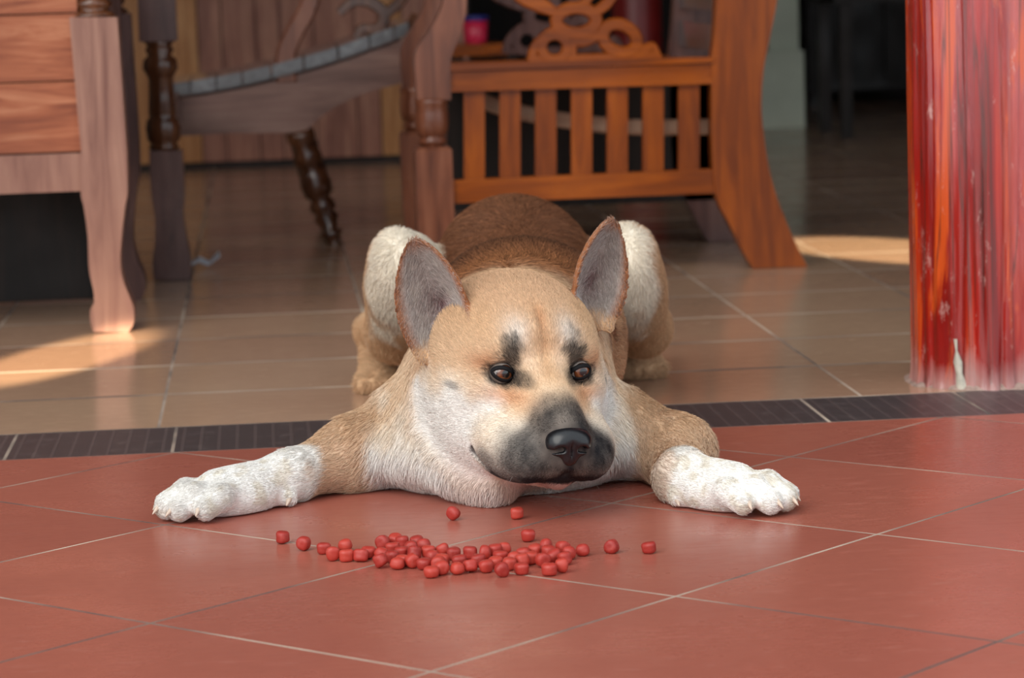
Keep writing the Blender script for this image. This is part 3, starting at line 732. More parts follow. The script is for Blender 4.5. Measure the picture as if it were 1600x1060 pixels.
# forelegs
Lw, Lk = ground(450, 784) + (0, 0, .026), ground(330, 806) + (0, 0, .021)
cone((.135, 3.20, .052), (.082, 3.165, .036), .046, .034, .035, 'arm')
cone((.082, 3.165, .040), Lw, .034, .024, .03, 'arm')
Rw, Rk = ground(1066, 784) + (0, 0, .026), ground(1160, 798) + (0, 0, .022)
cone((.385, 3.18, .046), (.432, 3.105, .034), .044, .035, .035, 'arm')
cone((.432, 3.105, .034), Rw, .034, .026, .03, 'arm')
CLAWS = []
def paw(wrist, knuck, side):
    d = knuck - wrist; L = np.linalg.norm(d[:2]); d = np.array([d[0], d[1], 0]) / L; s = np.array([-d[1], d[0], 0]); up = np.array([0, 0, 1.0])
    if s[1] > 0: s = -s                                   # s points to the camera
    cone(wrist, knuck - d * .012 + up * .002, .0255, .0245, .02, 'paw')
    ell(knuck - d * .03 + s * .004 - up * .004, (.055, .035, .023), .015, 'paw', np.stack([d, s, up]))
    for i, (off, fl, r, lift) in enumerate(((.029, .030, .0135, 0), (.0095, .047, .0145, .001), (-.010, .048, .0145, .001), (-.028, .034, .0135, 0))):
        base = knuck - d * .015 + s * off * .8 + up * .002; mid = knuck + d * (fl - .024) + s * off + up * (.003 + lift); tip = knuck + d * fl + s * off * 1.12 - up * .006
        base[2] = max(base[2], r); tip[2] = max(tip[2], r * .9); mid[2] = max(mid[2], r + .003)
        cone(base, mid, r * .95, r, .005, 'paw'); cone(mid, tip, r, r * .88, .005, 'paw')
        CLAWS.append((tip + d * r * .55 + up * .003, d * .8 + s * (.5 if i == 0 else .1) - up * .38, .013))
    dw = wrist + d * .02 + s * .026 - up * .016; dw[2] = .010
    ell(dw, (.011, .009, .009), .008, 'paw'); CLAWS.append((dw + d * .002 + s * .006 + up * .0, d * .75 + s * .45 - up * .35, .011))
paw(Lw, Lk, -1); paw(Rw, Rk, 1)
# head
hell(0, -.094, .016, (.080, .094, .068), .02)
hell(0, -.055, .028, (.060, .060, .042), .02)
hell(.050, -.080, -.036, (.042, .066, .055), .02)
hell(.040, -.062, -.075, (.040, .056, .034), .02)
hell(.034, -.034, .018, (.034, .036, .026), .016)
hell(.046, -.030, -.022, (.030, .034, .026), .014)
hell(0, -.005, -.042, (.050, .05, .040), .02)
hcone((0, -.02, -.006), (0, .076, -.048), .031, .0225, .016)
hcone((0, .0, -.052), (0, .068, -.068), .042, .033, .016)
hell(.0300, .046, -.077, (.0300, .046, .029), .012)
hell(.045, .004, -.073, (.027, .045, .030), .026)
hell(0, .086, -.060, (.022, .014, .020), .01)
hcone((0, -.05, -.092), (0, .060, -.0985), .034, .0135, .010, 'jaw')
# carved: eye sockets and the line of the mouth
EYE = {s: hw(s * .0425, -.0035, .0) for s in (-1, 1)}
CUT = []
for s in (-1, 1): CUT.append((EYE[s] + HM[1] * .004, EYE[s] + HM[1] * .010, .0125, .0135, .006))
ml = [(.071, -.008, -.079), (.068, .002, -.086), (.061, .022, -.097), (.046, .046, -.107), (.024, .068, -.1055), (.008, .084, -.098), (0, .094, -.090)]
MOUTH = smooth_path(ml, 3)
for s in (-1, 1):
    for i in range(len(MOUTH) - 1):
        a_, b_ = MOUTH[i], MOUTH[i + 1]; CUT.append((hw(s * a_[0], a_[1], a_[2]), hw(s * b_[0], b_[1], b_[2]), .0022, .0022, .005))
# ears: cupped leaves
EARS = []
def ear(base, tip, nrm, W, cup, curl):
    base, tip = np.array(base), np.array(tip); u = tip - base; L = np.linalg.norm(u); u /= L
    n = np.array(nrm, float); n -= u * (n @ u); n /= np.linalg.norm(n); v = np.cross(n, u)
    if v[0] < 0: v = -v
    def local(P): q = P - f32(base); return q @ f32(u), q @ f32(v), q @ f32(n)
    def width(a): 
        t = np.clip(a / L, -.3, 1.02)
        return W * np.interp(t, (-.3, -.1, .1, .3, .5, .7, .85, .95, 1.0, 1.02), (.72, .84, .97, 1.0, .93, .74, .52, .33, .18, .0)).astype(np.float32)
    def fn(P):
        a, b, c = local(P); w = width(a) + 1e-4; x = np.clip(b / w, -1.3, 1.3)
        cc = cup * (x * x - .35) * np.clip(1.15 - a / L, .12, 1) + curl * np.clip(a / L, 0, 1) ** 2
        d1 = np.abs(c - cc) * .85 - .0034; d2 = (np.abs(b) - w) * .9; d3 = -(a + .25 * L)
        return np.maximum(np.maximum(np.maximum(d1, d2), d3), a - L * 1.0)
    lo = np.minimum(base, tip) - W * 1.6; hi = np.maximum(base, tip) + W * 1.6
    PR.append(Prim('fn', .006, 'ear', fn=fn, lo=lo, hi=hi)); EARS.append((local, width, L, W, cup, u, v, n, base, tip))
eY = 3.075
ear(atY(697, 520, eY), atY(653, 374, eY + .005), (-.42, -.9, .1), .041, .034, .008)
ear(atY(916, 478, eY + .04), atY(947, 344, eY + .045), (.55, -.84, .1), .036, .030, .008)

def smin(a, b, k):
    h_ = np.clip(.5 + .5 * (b - a) / k, 0, 1); return b + (a - b) * h_ - k * h_ * (1 - h_)
def field_grid():
    n = np.ceil((G1 - G0) / HS).astype(int) + 1
    D = np.full(n, .2, np.float32); ax = [f32(G0[i] + HS * np.arange(n[i])) for i in range(3)]
    def region(lo, hi, m):
        i0 = np.clip(np.floor((lo - m - G0) / HS).astype(int), 0, n - 1); i1 = np.clip(np.ceil((hi + m - G0) / HS).astype(int) + 1, 1, n)
        sl = tuple(slice(a_, b_) for a_, b_ in zip(i0, i1))
        return sl, np.stack(np.meshgrid(*[ax[j][sl[j]] for j in range(3)], indexing='ij'), -1)
    for p in PR:
        lo, hi = p.bounds(); sl, P = region(lo, hi, p.k * 1.3 + .012)
        if P.size == 0: continue
        D[sl] = smin(D[sl], p.sdf(P), p.k)
    for a_, b_, ra, rb, k in CUT:
        q = Prim('cone', k, 'x', a=np.array(a_), b=np.array(b_), ra=ra, rb=rb); lo, hi = q.bounds(); sl, P = region(lo, hi, k * 1.3 + .008)
        D[sl] = -smin(-D[sl], q.sdf(P), k)
    D = np.maximum(D, -(ax[2] - .0005)[None, None, :])      # rests on the floor
    return D
def surface_nets(D, o, h):
    ins = D < 0; n = np.array(D.shape)
    c = np.zeros(n - 1, np.int8)
    offs = [(i, j, k) for i in (0, 1) for j in (0, 1) for k in (0, 1)]
    for i, j, k in offs: c += ins[i:n[0] - 1 + i, j:n[1] - 1 + j, k:n[2] - 1 + k]
    cells = np.argwhere((c > 0) & (c < 8)); idx = np.full(n - 1, -1, np.int32); idx[tuple(cells.T)] = np.arange(len(cells))
    V = np.stack([D[cells[:, 0] + i, cells[:, 1] + j, cells[:, 2] + k] for i, j, k in offs], 1)
    acc = np.zeros((len(cells), 3)); cnt = np.zeros(len(cells)); O = np.array(offs, float)
    for a_ in range(8):
        for b_ in range(a_ + 1, 8):
            if np.abs(O[a_] - O[b_]).sum() != 1: continue
            va, vb = V[:, a_], V[:, b_]; m = (va < 0) != (vb < 0); t = np.where(m, va / np.where(m, va - vb, 1), 0)
            acc += np.where(m[:, None], O[a_] + t[:, None] * (O[b_] - O[a_]), 0); cnt += m
    verts = o + h * (cells + acc / cnt[:, None])
    quads = []
    for axis in range(3):
        s0 = [slice(None)] * 3; s1 = [slice(None)] * 3; s0[axis] = slice(0, -1); s1[axis] = slice(1, None)
        A_, B_ = ins[tuple(s0)], ins[tuple(s1)]; e = np.argwhere(A_ != B_); u_, v_ = [(1, 2), (2, 0), (0, 1)][axis]
        ok = (e[:, u_] > 0) & (e[:, v_] > 0) & (e[:, u_] < n[u_] - 1) & (e[:, v_] < n[v_] - 1); e = e[ok]
        fl = A_[tuple(e.T)]; q = []
        for du, dv in ((0, 0), (-1, 0), (-1, -1), (0, -1)):
            f_ = e.copy(); f_[:, u_] += du; f_[:, v_] += dv; q.append(idx[tuple(f_.T)])
        q = np.stack(q, 1); q[~fl] = q[~fl][:, ::-1]; quads.append(q)
    return verts, np.concatenate(quads)
def mesh_np(name, verts, quads):
    me = bpy.data.meshes.new(name); nv, nf = len(verts), len(quads)
    me.vertices.add(nv); me.vertices.foreach_set('co', np.asarray(verts, np.float32).ravel())
    me.loops.add(nf * 4); me.loops.foreach_set('vertex_index', np.asarray(quads, np.int32).ravel())
    me.polygons.add(nf); me.polygons.foreach_set('loop_start', np.arange(0, nf * 4, 4, dtype=np.int32)); me.polygons.foreach_set('loop_total', np.full(nf, 4, np.int32))
    me.polygons.foreach_set('use_smooth', np.ones(nf, bool)); me.update(calc_edges=True); me.validate(); return me
VERT, QUAD = surface_nets(field_grid(), G0, HS)
def relax(v, q, it, lam=.5):
    for _ in range(it):
        s = np.zeros_like(v); c = np.zeros(len(v))
        for i in range(4):
            for j in (1, 3): np.add.at(s, q[:, i], v[q[:, (i + j) % 4]]); np.add.at(c, q[:, i], 1)
        v = v + lam * (s / np.maximum(c, 1)[:, None] - v)
    return v
VERT = relax(VERT, QUAD, 2)
_h = to_head(VERT); _w = np.exp(-(_h[:, 0] / .005) ** 2) * np.clip((_h[:, 2] - .004) / .02, 0, 1) * np.clip((.085 - _h[:, 2]) / .03, 0, 1) * (_h[:, 1] > -.11)
VERT = VERT - (HM[1] * .7 + HM[2] * .7) * (.0042 * _w)[:, None]                         # furrow of the brow
fn_ = np.cross(VERT[QUAD[:, 2]] - VERT[QUAD[:, 0]], VERT[QUAD[:, 3]] - VERT[QUAD[:, 1]])
VN = np.zeros_like(VERT)
for i in range(4): np.add.at(VN, QUAD[:, i], fn_)
VN /= np.linalg.norm(VN, axis=1, keepdims=True) + 1e-12

# ---- coat colours (pigment only)
def sstep(x, a, b): t = np.clip((x - a) / (b - a), 0, 1); return t * t * (3 - 2 * t)
_ng = np.random.default_rng(3); _K = [(_ng.normal(size=3), _ng.uniform(0, 6.28)) for _ in range(24)]
def vnoise(P, f):
    s = np.zeros(len(P))
    for i, (k, ph) in enumerate(_K): s += np.sin(P @ (k * f * (1 + .12 * i)) + ph)
    return s / 5.0
def groupdist(P, g):
    d = np.full(len(P), 9.0)
    for p in PR:
        if p.group == g: d = np.minimum(d, p.sdf(f32(P)))
    return d
C_TAN, C_LTAN, C_CREAM, C_WHITE = lin((214, 176, 138)), lin((230, 204, 174)), lin((238, 224, 206)), lin((242, 240, 236))
C_BROWN, C_DBROWN, C_RUST, C_BLACK, C_GREY, C_PINK = lin((122, 80, 56)), lin((68, 46, 34)), lin((196, 122, 68)), lin((30, 29, 32)), lin((116, 110, 106)), lin((214, 178, 166))
def coat(P, Nn):
    c = np.tile(np.array(C_TAN), (len(P), 1)); nz = vnoise(P, 34) ; nb = vnoise(P, 110)
    def put(col, w): 
        w = np.clip(w, 0, 1)[:, None]; c[:] = c * (1 - w) + np.array(col) * w
    gd = {g: groupdist(P, g) for g in ('torso', 'hind', 'arm', 'paw', 'head', 'ear', 'jaw')}
    hd = np.minimum(gd['head'], gd['jaw']); H_ = to_head(P); hx, hy, hz = H_.T; ax_ = np.abs(hx)
    X_, Y_, Z_ = P.T; up = Nn[:, 2]
    # trunk: brown along the back, pale chest
    put(C_BROWN, sstep(up + .3 * nz, -.25, .35) * sstep(Y_, 3.12, 3.24) * sstep(Z_, .10, .16))
    put(C_DBROWN, .95 * sstep(up, -.3, .3) * np.exp(-((Y_ - 3.385 + .014 * nz) / .055) ** 2) * sstep(Z_, .14, .19)); put(lin((156, 104, 66)), .7 * np.exp(-((Y_ - 3.24) / .06) ** 2) * sstep(Z_, .15, .19))
    put(C_LTAN, sstep(3.24 - Y_ + .02 * nz, .0, .08) * sstep(.24 - Z_, 0, .05) * .9)
    put(C_CREAM, sstep(3.26 - Y_, 0, .05) * sstep(.125 - Z_ + .015 * nz, 0, .05))
    put(C_WHITE, sstep(3.26 - Y_, 0, .05) * sstep(.078 - Z_ + .010 * nz, 0, .04))
    # hind legs: white fronts and inner sides
    inner = np.where(X_ < .3, Nn[:, 0], -Nn[:, 0]); hindw = sstep(gd['torso'] - gd['hind'], -.006, .01)
    put(C_TAN, hindw * .9)
    put(lin((242, 232, 214)), hindw * sstep(-Nn[:, 1] * .9 + inner * np.where(X_ < .3, .35, .6) + .10 * nz, -.28 + .16 * (X_ > .3), .08 + .16 * (X_ > .3)) * sstep(Z_ + .02 * nz, .085, .13))
    # forelegs
    armw = sstep(np.minimum(gd['torso'], hd) - gd['arm'], -.012, .006)
    put(C_TAN, armw * .85); put(C_CREAM, armw * .6 * sstep(Z_, .085, .12))
    for wr, wl in ((Lw, .040), (Rw, .022)):
        d = np.linalg.norm((P - wr)[:, :2], axis=1); put(C_WHITE, sstep(wl - d + .006 * nz, 0, .014) * sstep(.02, -.02, .02) * sstep(np.minimum(gd['torso'], hd) - np.minimum(gd['arm'], gd['paw']), -.004, .006))
    pw_ = sstep(np.minimum(np.minimum(gd['torso'], gd['arm']), hd) - gd['paw'], -.004, .004)
    put(C_WHITE, pw_); put(lin((206, 192, 164)), pw_ * .45 * sstep(vnoise(P, 60), .2, .9))
    # head
    hw_ = sstep(np.minimum(np.minimum(gd['torso'], gd['arm']), .05) - hd, -.022, .004)
    base = c.copy(); put(C_TAN, hw_)
    put(C_LTAN, hw_ * sstep(hz, .07, .0) * .5)
    put(lin((216, 178, 144)), hw_ * sstep(hz, .050, .08))
    put(C_CREAM, hw_ * sstep(ax_, .036, .056) * sstep(.008 - hz + .006 * nz, 0, .03) * .85)
    put(C_WHITE, hw_ * sstep(ax_, .034, .052) * sstep(-.014 - hz + .006 * nz, 0, .022) * sstep(hy, .035, .0) * .95)
    put(C_WHITE, hw_ * .65 * np.exp(-(((ax_ - .026) / .014) ** 2 + ((hz - .040) / .017) ** 2)) * sstep(hy, -.10, -.04))
    put(C_CREAM, hw_ * .5 * np.exp(-(((ax_ - .012) / .010) ** 2 + ((hz - .012) / .016) ** 2)) * sstep(hy, -.05, -.01))
    put(C_RUST, hw_ * .55 * np.exp(-(((ax_ - .043) / .020) ** 2 + ((hz + .021) / .009) ** 2)) * sstep(hy, -.05, -.01))
    put(C_RUST, hw_ * .5 * np.exp(-(((ax_ - .058) / .012) ** 2 + ((hz - .010) / .010) ** 2)))
    put(C_RUST, hw_ * .35 * np.exp(-((hx / .006) ** 2)) * sstep(hz, .01, .03) * sstep(.075 - hz, 0, .02))
    put(C_CREAM, hw_ * .8 * sstep(hy, -.02, .01) * sstep(-.030 - hz, 0, .018) * sstep(ax_, .022, .036)); put(C_TAN, hw_ * .8 * np.exp(-((hx / .018) ** 2)) * sstep(hy, -.01, .01) * sstep(.052 - hy, 0, .02))
    # dark mask
    mz = sstep(hy - .25 * np.clip(ax_ - .016, 0, 1) + .55 * (-.055 - hz) + .0035 * nz, .012, .070)
    mz = np.maximum(mz, sstep(hy + .004 * nz, .000, .022) * sstep(-.080 - hz, 0, .012))
    mz = np.maximum(mz, .8 * sstep(hy + .005 * nz - .3 * (-.085 - hz), -.022, .012) * sstep(-.064 - hz + .003 * nz, 0, .020))
    low = sstep(-.090 - hz, 0, .01)
    put(C_GREY, hw_ * mz * .9); put(C_BLACK, hw_ * mz * np.clip(.16 + .10 * nb + .16 * nz + .55 * sstep(hy, .050, .082) + .6 * low, 0, 1))
    for s in (-1, 1):
        E_ = np.array([s * .0425, 0, 0]); dx, dz = (hx - E_[0]) * s, hz
        fr = sstep(hy, -.05, -.02)
        put(C_BLACK, hw_ * fr * sstep(1.0 - np.sqrt((dx / .0215) ** 2 + ((dz + .001) / .0165) ** 2) + .08 * nb, 0, .45))
        put(C_BLACK, hw_ * fr * .88 * sstep(1.0 - np.sqrt(((dx + .0095 + .10 * (dz - .02)) / .0170) ** 2 + ((dz - .018) / .032) ** 2) + .14 * nb, 0, .7))
        put(C_BLACK, hw_ * fr * .7 * sstep(1.0 - np.sqrt(((dx + .017) / .0125) ** 2 + ((dz + .004) / .012) ** 2), 0, .7))
        put(C_GREY, hw_ * .55 * sstep(1.0 - np.sqrt(((ax_ - .083) / .006) ** 2 + ((hz + .018) / .006) ** 2), 0, .6) * (hx * s > 0))
    dm = np.full(len(P), 1.0); hm = H_ * np.array([1, 1, 1]); hm[:, 0] = ax_
    for q in MOUTH: dm = np.minimum(dm, np.linalg.norm(hm - q, axis=1))
    # lower jaw under the lip: pale, pinkish
    jw = hw_ * sstep(gd['head'] - gd['jaw'], -.001, .003); put(C_CREAM, jw * sstep(.05 - hy, 0, .03)); put(C_PINK, jw * .7)
    put(C_BLACK, hw_ * .92 * sstep(.0066 - dm, 0, .003))
    thr = np.exp(-(np.linalg.norm(P - atY(768, 760, 3.03), axis=1) / .045) ** 2); put(C_PINK, .55 * thr * sstep(.1 - Z_, 0, .03))
    # ears
    ew = sstep(np.minimum(hd, gd['torso']) - gd['ear'], -.002, .004)
    for loc, width, L, W, cup, u, v, n, b0_, t0_ in EARS:
        a_, b_, c_ = loc(P); w_ = width(a_) + 1e-4; front = (Nn @ n) > 0; near = (np.abs(b_) < w_ * 1.4) & (a_ > -.3 * L) & (a_ < 1.1 * L) & (np.abs(c_) < .05)
        m = ew * near; rim = np.maximum(sstep(np.abs(b_) / w_, .70, .95), sstep(a_ / L, .78, .95))
        put(lin((150, 96, 62)), m)
        i_ = m * front * (1 - rim); put(lin((156, 148, 144)), i_ * .92)
        put(lin((92, 58, 62)), i_ * .9 * np.exp(-((b_ / (w_ * .42)) ** 2 + ((a_ / L - .25) / .22) ** 2)))
        put(C_TAN, m * sstep(-a_ / L, .02, .14)); put(C_WHITE, m * .8 * np.exp(-(((a_ / L + .02) / .09) ** 2 + ((b_ * np.sign(.27 - b0_[0]) / w_ - .45) / .4) ** 2)))
        put(lin((186, 176, 166)), i_ * .45 * sstep(vnoise(P, 160), .1, .9) * sstep(np.abs(b_) / w_, .15, .5))
    return np.clip(c, 0, 1), gd, hw_, ew, pw_

COLV, GD, HWT, EWT, PWT = coat(VERT, VN)

def coat_mat():
    m, nt, b = new_mat('dog_skin_under_coat')
    at = N(nt, 'ShaderNodeAttribute', attribute_name='coat'); nt.links.new(at.outputs['Color'], b.inputs['Base Color'])
    b.inputs['Roughness'].default_value = .8; b.inputs['Specular IOR Level'].default_value = .15
    bump(nt, noise(nt, coords(nt), 420, 4, .7), b, .3, .002); return m
def fur_mat():
    m, nt, b = new_mat('dog_fur')
    at = N(nt, 'ShaderNodeAttribute', attribute_name='coat'); hi = N(nt, 'ShaderNodeHairInfo')
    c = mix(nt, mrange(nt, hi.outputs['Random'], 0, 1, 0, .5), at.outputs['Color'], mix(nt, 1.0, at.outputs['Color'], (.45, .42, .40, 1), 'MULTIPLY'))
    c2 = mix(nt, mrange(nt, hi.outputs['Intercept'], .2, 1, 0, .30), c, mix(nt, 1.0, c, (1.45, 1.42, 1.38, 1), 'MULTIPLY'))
    nt.links.new(c2, b.inputs['Base Color']); b.inputs['Roughness'].default_value = .55; b.inputs['Specular IOR Level'].default_value = .25
    return m
M['coat'], M['fur'] = coat_mat(), fur_mat()
dog = empty('dog', (.27, 3.25, 0), 'tan and white dog with dark muzzle lying flat with forelegs spread behind red kibble', 'dog')
me = mesh_np('body', VERT, QUAD)
ca_ = me.attributes.new('coat', 'FLOAT_COLOR', 'POINT')
ca_.data.foreach_set('color', np.concatenate([COLV, np.ones((len(COLV), 1))], 1).astype(np.float32).ravel())
body = link('body', me, M['coat'], dog)

# ---- short hairs combed along the body
def grow(n):
    tri = np.concatenate([QUAD[:, [0, 1, 2]], QUAD[:, [0, 2, 3]]]); A_, B_, C_ = VERT[tri[:, 0]], VERT[tri[:, 1]], VERT[tri[:, 2]]
    area = .5 * np.linalg.norm(np.cross(B_ - A_, C_ - A_), axis=1)
    dens = np.where((HWT > .4)[tri[:, 0]] | (EWT > .4)[tri[:, 0]], 2.6, 1.0) * np.where(PWT[tri[:, 0]] > .5, 1.8, 1.0)
    dens *= np.where(VERT[tri[:, 0], 2] < .003, 0, 1)
    p = area * dens; p /= p.sum(); t = RNG.choice(len(tri), n, p=p)
    r1, r2 = np.sqrt(RNG.random(n)), RNG.random(n); w = np.stack([1 - r1, r1 * (1 - r2), r1 * r2], 1)[..., None]
    P = (VERT[tri[t]] * w).sum(1); Nn = (VN[tri[t]] * w).sum(1); Nn /= np.linalg.norm(Nn, axis=1, keepdims=True) + 1e-9
    col = (COLV[tri[t]] * w).sum(1); f = lambda q: (q[tri[t]] * w[..., 0]).sum(1)
    hd, ew, pw_, gh, ga = f(HWT), f(EWT), f(PWT), f(GD['hind']), f(GD['arm'])
    H_ = to_head(P); hx, hy, hz = H_.T
    flow = np.tile(np.array([0.02, .95, -.30]), (n, 1))
    chest = sstep(3.27 - P[:, 1], 0, .06)[:, None]; side = np.sign(P[:, 0] - .26)[:, None] * np.array([[.35, 0, 0]])
    flow = flow * (1 - chest) + (np.array([0, -.1, -1.0]) + side) * chest
    rump = sstep(P[:, 1], 3.5, 3.7)[:, None]; flow = flow * (1 - rump) + np.array([0, .6, -.8]) * rump
    for wr, kn, sh in ((Lw, Lk, np.array((.10, 3.2, .09))), (Rw, Rk, np.array((.44, 3.16, .09)))):
        d = kn - sh; d[2] = -.02; d /= np.linalg.norm(d); d2 = (kn - wr); d2[2] = 0; d2 /= np.linalg.norm(d2)
        near = np.exp(-(np.maximum(ga, 0) / .012) ** 2) * (np.linalg.norm(P - (wr + sh) / 2, axis=1) < .16)
        flow = flow * (1 - near[:, None]) + d * near[:, None]
        nearp = pw_ * (np.linalg.norm(P - kn, axis=1) < .16); flow = flow * (1 - nearp[:, None]) + d2 * nearp[:, None]
    nose = np.array([0, .10, -.045]); hf = H_ - nose; hf[:, 1] *= .8; hf /= np.linalg.norm(hf, axis=1, keepdims=True) + 1e-9; hf = hf @ HM
    flow = flow * (1 - hd[:, None]) + hf * hd[:, None]
    lng = .017 + .004 * np.clip(P[:, 1] - 3.3, 0, .3) / .3
    lng = np.where(gh < .01, .015, lng); lng = np.where(ga < .008, .011, lng)
    lng = lng * (1 - pw_) + .0055 * pw_
    face = sstep(hy, -.11, -.03); lng = lng * (1 - hd) + (.014 * (1 - face) + .0065 * face) * hd
    mzz = hd * np.maximum(sstep(hy, .01, .05), sstep(hy, -.03, -.01) * sstep(-.062 - hz, 0, .012)); lng = lng * (1 - mzz) + .0036 * mzz
    for loc, width, L, W, cup, u, v, nn, b0_, t0_ in EARS:
        a_, b_, c_ = loc(P); near = ew * (np.abs(b_) < W * 1.5) * (a_ > -.35 * L) * (a_ < 1.15 * L) * (np.abs(c_) < .05)
        fr = (Nn @ nn) > .2
        ef = u[None] * .8 + np.where(fr, -np.sign(b_) * .5, 0)[:, None] * v[None]
        flow = flow * (1 - near[:, None]) + ef * near[:, None]
        el_ = np.where(fr, .009, .0045) * np.where(np.abs(b_) > .75 * width(a_), .5, 1.0); lng = lng * (1 - near) + el_ * near
    flow += RNG.normal(0, .16, (n, 3)) + .10 * np.stack([vnoise(P + k, 70) for k in (0, 3.3, 7.7)], 1)
    T = flow - Nn * (flow * Nn).sum(1, keepdims=True); T /= np.linalg.norm(T, axis=1, keepdims=True) + 1e-9
    lift = np.where(hd > .5, .30, .40) * np.where(pw_ > .5, .7, 1); lng = lng * RNG.uniform(.65, 1.15, n)
    keep = np.ones(n, bool)
    for s in (-1, 1):
        q = H_ - np.array([s * .0425, 0, 0]); keep &= ~((np.sqrt((q[:, 0] / .0138) ** 2 + (q[:, 2] / .0096) ** 2) < 1) & (hy > -.03))
    keep &= ~((np.sqrt((hx / .027) ** 2 + ((hz + .060) / .023) ** 2) < 1) & (hy > .074))
    P, Nn, T, col, lng, lift = P[keep], Nn[keep], T[keep], col[keep], lng[keep], lift[keep]; m = len(P)
    ts = np.array([0, .35, .7, 1.0]); pts = np.zeros((m, 4, 3), np.float32)
    for i, t_ in enumerate(ts):
        pts[:, i] = P - Nn * .0004 + (T * t_ * (1 - .12 * lift[:, None]) + Nn * (lift[:, None] * (t_ - .45 * t_ * t_) * 1.1)) * lng[:, None]
    pts[:, :, 2] = np.maximum(pts[:, :, 2], .0008)
    dark = sstep(.35 - col.mean(1), 0, .2); col = col * (1 + dark[:, None] * RNG.normal(.05, .38, (m, 1)).clip(-.6, .9))
    ein = ew[keep] * RNG.random(m) ** 2; col = col + (np.array([.55, .52, .49]) - col) * (ein * .55)[:, None]
    col = np.clip(col * RNG.uniform(.86, 1.12, (m, 1)), 0, 1)
    return pts, col, m
def hair_object(name, pts, rad, col, mat, parent):
    m, k = pts.shape[:2]; hc = bpy.data.hair_curves.new(name); hc.add_curves([k] * m)
    hc.attributes['position'].data.foreach_set('vector', pts.reshape(-1, 3).astype(np.float32).ravel())
    ra = hc.attributes.get('radius') or hc.attributes.new('radius', 'FLOAT', 'POINT'); ra.data.foreach_set('value', np.asarray(rad, np.float32).ravel())
    at = hc.attributes.new('coat', 'FLOAT_COLOR', 'CURVE'); at.data.foreach_set('color', np.concatenate([col, np.ones((m, 1))], 1).astype(np.float32).ravel())
    hc.materials.append(mat); o = bpy.data.objects.new(name, hc); COL.objects.link(o); o.parent = parent
    o.matrix_parent_inverse = Matrix.Translation(-Vector(parent.location)); tag(o, kind='stuff'); return o
N_HAIR = 430000
pts, colr_, m = grow(N_HAIR)
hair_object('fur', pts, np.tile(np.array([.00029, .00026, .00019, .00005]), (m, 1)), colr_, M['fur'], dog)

# ---- eyes, lids, nose, claws, whiskers
def eye_mat():
    m, nt, b = new_mat('amber_eye')
    tc = N(nt, 'ShaderNodeTexCoord'); sep = N(nt, 'ShaderNodeSeparateXYZ'); nt.links.new(tc.outputs['Object'], sep.inputs[0])
    n = noise(nt, coords(nt, (1, 1, 1)), 700, 3)
    r = ramp(nt, [(0.0, lin4((120, 108, 100))), (.33, lin4((150, 140, 134))), (.39, lin4((30, 16, 11))), (.50, lin4((88, 44, 22))), (.78, lin4((122, 68, 36))), (.885, lin4((84, 40, 18))), (.91, (0.004, .004, .005, 1)), (1.0, (0.004, .004, .005, 1))])
    nt.links.new(mrange(nt, sep.outputs['Z'], 0.0058, .0125), r.inputs['Fac'])
    nt.links.new(mix(nt, .25, r.outputs['Color'], mix(nt, n, (.2, .2, .2, 1), (1, 1, 1, 1)), 'MULTIPLY'), b.inputs['Base Color'])
    b.inputs['Roughness'].default_value = .06; b.inputs['Coat Weight'].default_value = 1; b.inputs['Coat Roughness'].default_value = .02
    return m
M['eye'] = eye_mat()
M['skin_black'] = plain('black_wet_skin', (20, 19, 21), .75, .2, .2, 300)
M['nose'] = plain('black_nose_leather', (18, 18, 22), .3, .6, .3, 500)
M['claw'] = plain('pale_claw', (206, 186, 168), .4, .5, .12, 200)
M['whisker'] = plain('white_whisker', (225, 222, 216), .5, .4, .02)
for s in (-1, 1):
    c = EYE[s] - HM[1] * .0055 - HM[0] * s * .0005; rad = .0125
    bm = bmesh.new(); bmesh.ops.create_uvsphere(bm, u_segments=32, v_segments=20, radius=rad)
    e = bm_obj('eye', bm, M['eye'], None, smooth=True)
    gaze = HM[1] * 1.0 + HM[0] * .16 + HM[2] * .02
    e.rotation_euler = Vector(gaze).to_track_quat('Z', 'Y').to_euler(); e.parent = dog; e.matrix_parent_inverse = Matrix.Translation(-Vector(dog.location)); e.location = c
    tag(e, 'amber brown eye')
    # lids: a rolled almond rim lying on the ball
    bm = bmesh.new(); ringp = []
    for k in range(40):
        t = 2 * math.pi * k / 40; x_ = .0117 * math.cos(t); z_ = (.0068 if math.sin(t) > 0 else .0068) * math.sin(t) * (1 - .18 * abs(math.cos(t)) ** 3)
        x_ += 0; z_ += .0022 * math.cos(t)                 # outer corner a little higher
        yy = math.sqrt(max((rad + .0008) ** 2 - min(x_ * x_ + z_ * z_, (rad * .985) ** 2), 1e-8))
        ringp.append(c + HM[0] * s * x_ + HM[1] * (yy - .0004) + HM[2] * z_)
    rings = []; n_ = len(ringp)
    for i in range(n_):
        t_ = ringp[(i + 1) % n_] - ringp[i - 1]; t_ /= np.linalg.norm(t_); o_ = ringp[i] - c; o_ = o_ / np.linalg.norm(o_); w_ = np.cross(t_, o_)
        th = .0018 if i < 20 else .0016
        rings.append([bm.verts.new(tuple(ringp[i] + (o_ * math.cos(q) * .5 + w_ * math.sin(q) * 1.35) * th)) for q in np.linspace(0, 2 * math.pi, 10, endpoint=False)])
    for i in range(n_):
        for k in range(10): bm.faces.new((rings[i][k], rings[i][(k + 1) % 10], rings[(i + 1) % n_][(k + 1) % 10], rings[(i + 1) % n_][k]))
    tag(bm_obj('eyelid', bm, M['skin_black'], dog, smooth=True), 'black eye rim')
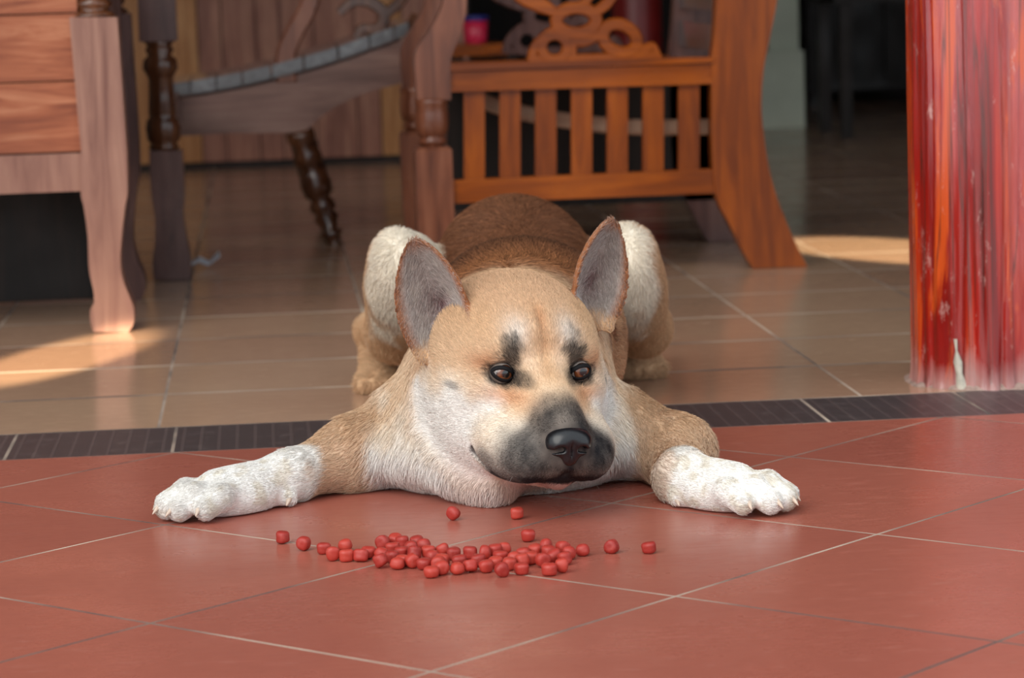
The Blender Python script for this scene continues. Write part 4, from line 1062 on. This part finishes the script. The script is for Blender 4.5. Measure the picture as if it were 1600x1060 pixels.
# nose leather with carved nostrils
hs = .0008; lo = np.array([-.032, .07, -.08]); hi = np.array([.032, .118, -.022])
nn_ = np.ceil((hi - lo) / hs).astype(int); g = np.stack(np.meshgrid(*[lo[i] + hs * np.arange(nn_[i]) for i in range(3)], indexing='ij'), -1)
def ellf(P, c, r): q = P - np.array(c); r = np.array(r); k0 = np.sqrt(((q / r) ** 2).sum(-1)); k1 = np.sqrt(((q / r ** 2) ** 2).sum(-1)) + 1e-9; return k0 * (k0 - 1) / k1
gm = g.copy(); gm[..., 0] = np.abs(gm[..., 0])
D = ellf(g, (0, .090, -.044), (.0225, .017, .0135)); D = smin(D, ellf(gm, (.011, .091, -.050), (.0125, .0155, .0120)), .006)
D = smin(D, ellf(g, (0, .0925, -.060), (.0105, .0115, .012)), .006)
D = -smin(-D, ellf(gm, (.0115, .1065, -.0535), (.0052, .010, .0036)), .003); D = -smin(-D, ellf(gm, (.0185, .100, -.0555), (.0060, .010, .0022)), .002)
D = -smin(-D, ellf(g, (0, .110, -.060), (.0008, .008, .014)), .002)
v_, q_ = surface_nets(D.astype(np.float32), lo + np.array([0, .002, -.0095]), hs); v_ = relax(v_, q_, 1)
wv = HO + v_ @ HM
tag(link('nose', mesh_np('nose', wv, q_[:, ::-1]), M['nose'], dog), 'moist black nose')
for p_, d_, L_ in CLAWS:
    L_ *= 1.0
    d_ = np.array(d_) / np.linalg.norm(d_); bm = bmesh.new(); path = [p_ - d_ * .006 + np.array([0, 0, -.22 * t * t * L_ + .05 * L_]) + d_ * (L_ + .006) * t for t in np.linspace(0, 1, 7)]
    for q in path: q[2] = max(q[2], .0022)
    add_tube(bm, path, [.0034, .0034, .0032, .0028, .0023, .0015, .0005], 10); bm_obj('claw', bm, M['claw'], dog, smooth=True)
wp, wc = [], []
for i in range(30):
    s = 1 if i % 2 else -1; st = np.array([s * RNG.uniform(.024, .045), RNG.uniform(.03, .075), RNG.uniform(-.090, -.060)]); dr = np.array([s * RNG.uniform(.5, 1), RNG.uniform(-.5, .35), RNG.uniform(-.8, .1)]); dr /= np.linalg.norm(dr); L_ = RNG.uniform(.012, .034)
    wp.append([hw(*(st + dr * L_ * t + np.array([0, 0, -.25 * L_ * t * t]))) for t in (0, .33, .66, 1)]); wc.append(lin((225, 222, 216)))
wp = np.array(wp, np.float32); wp[:, :, 2] = np.maximum(wp[:, :, 2], .001)
hair_object('whiskers', wp, np.tile(np.array([.00014, .00012, .0001, .00004]), (len(wp), 1)), np.array(wc), M['whisker'], dog)
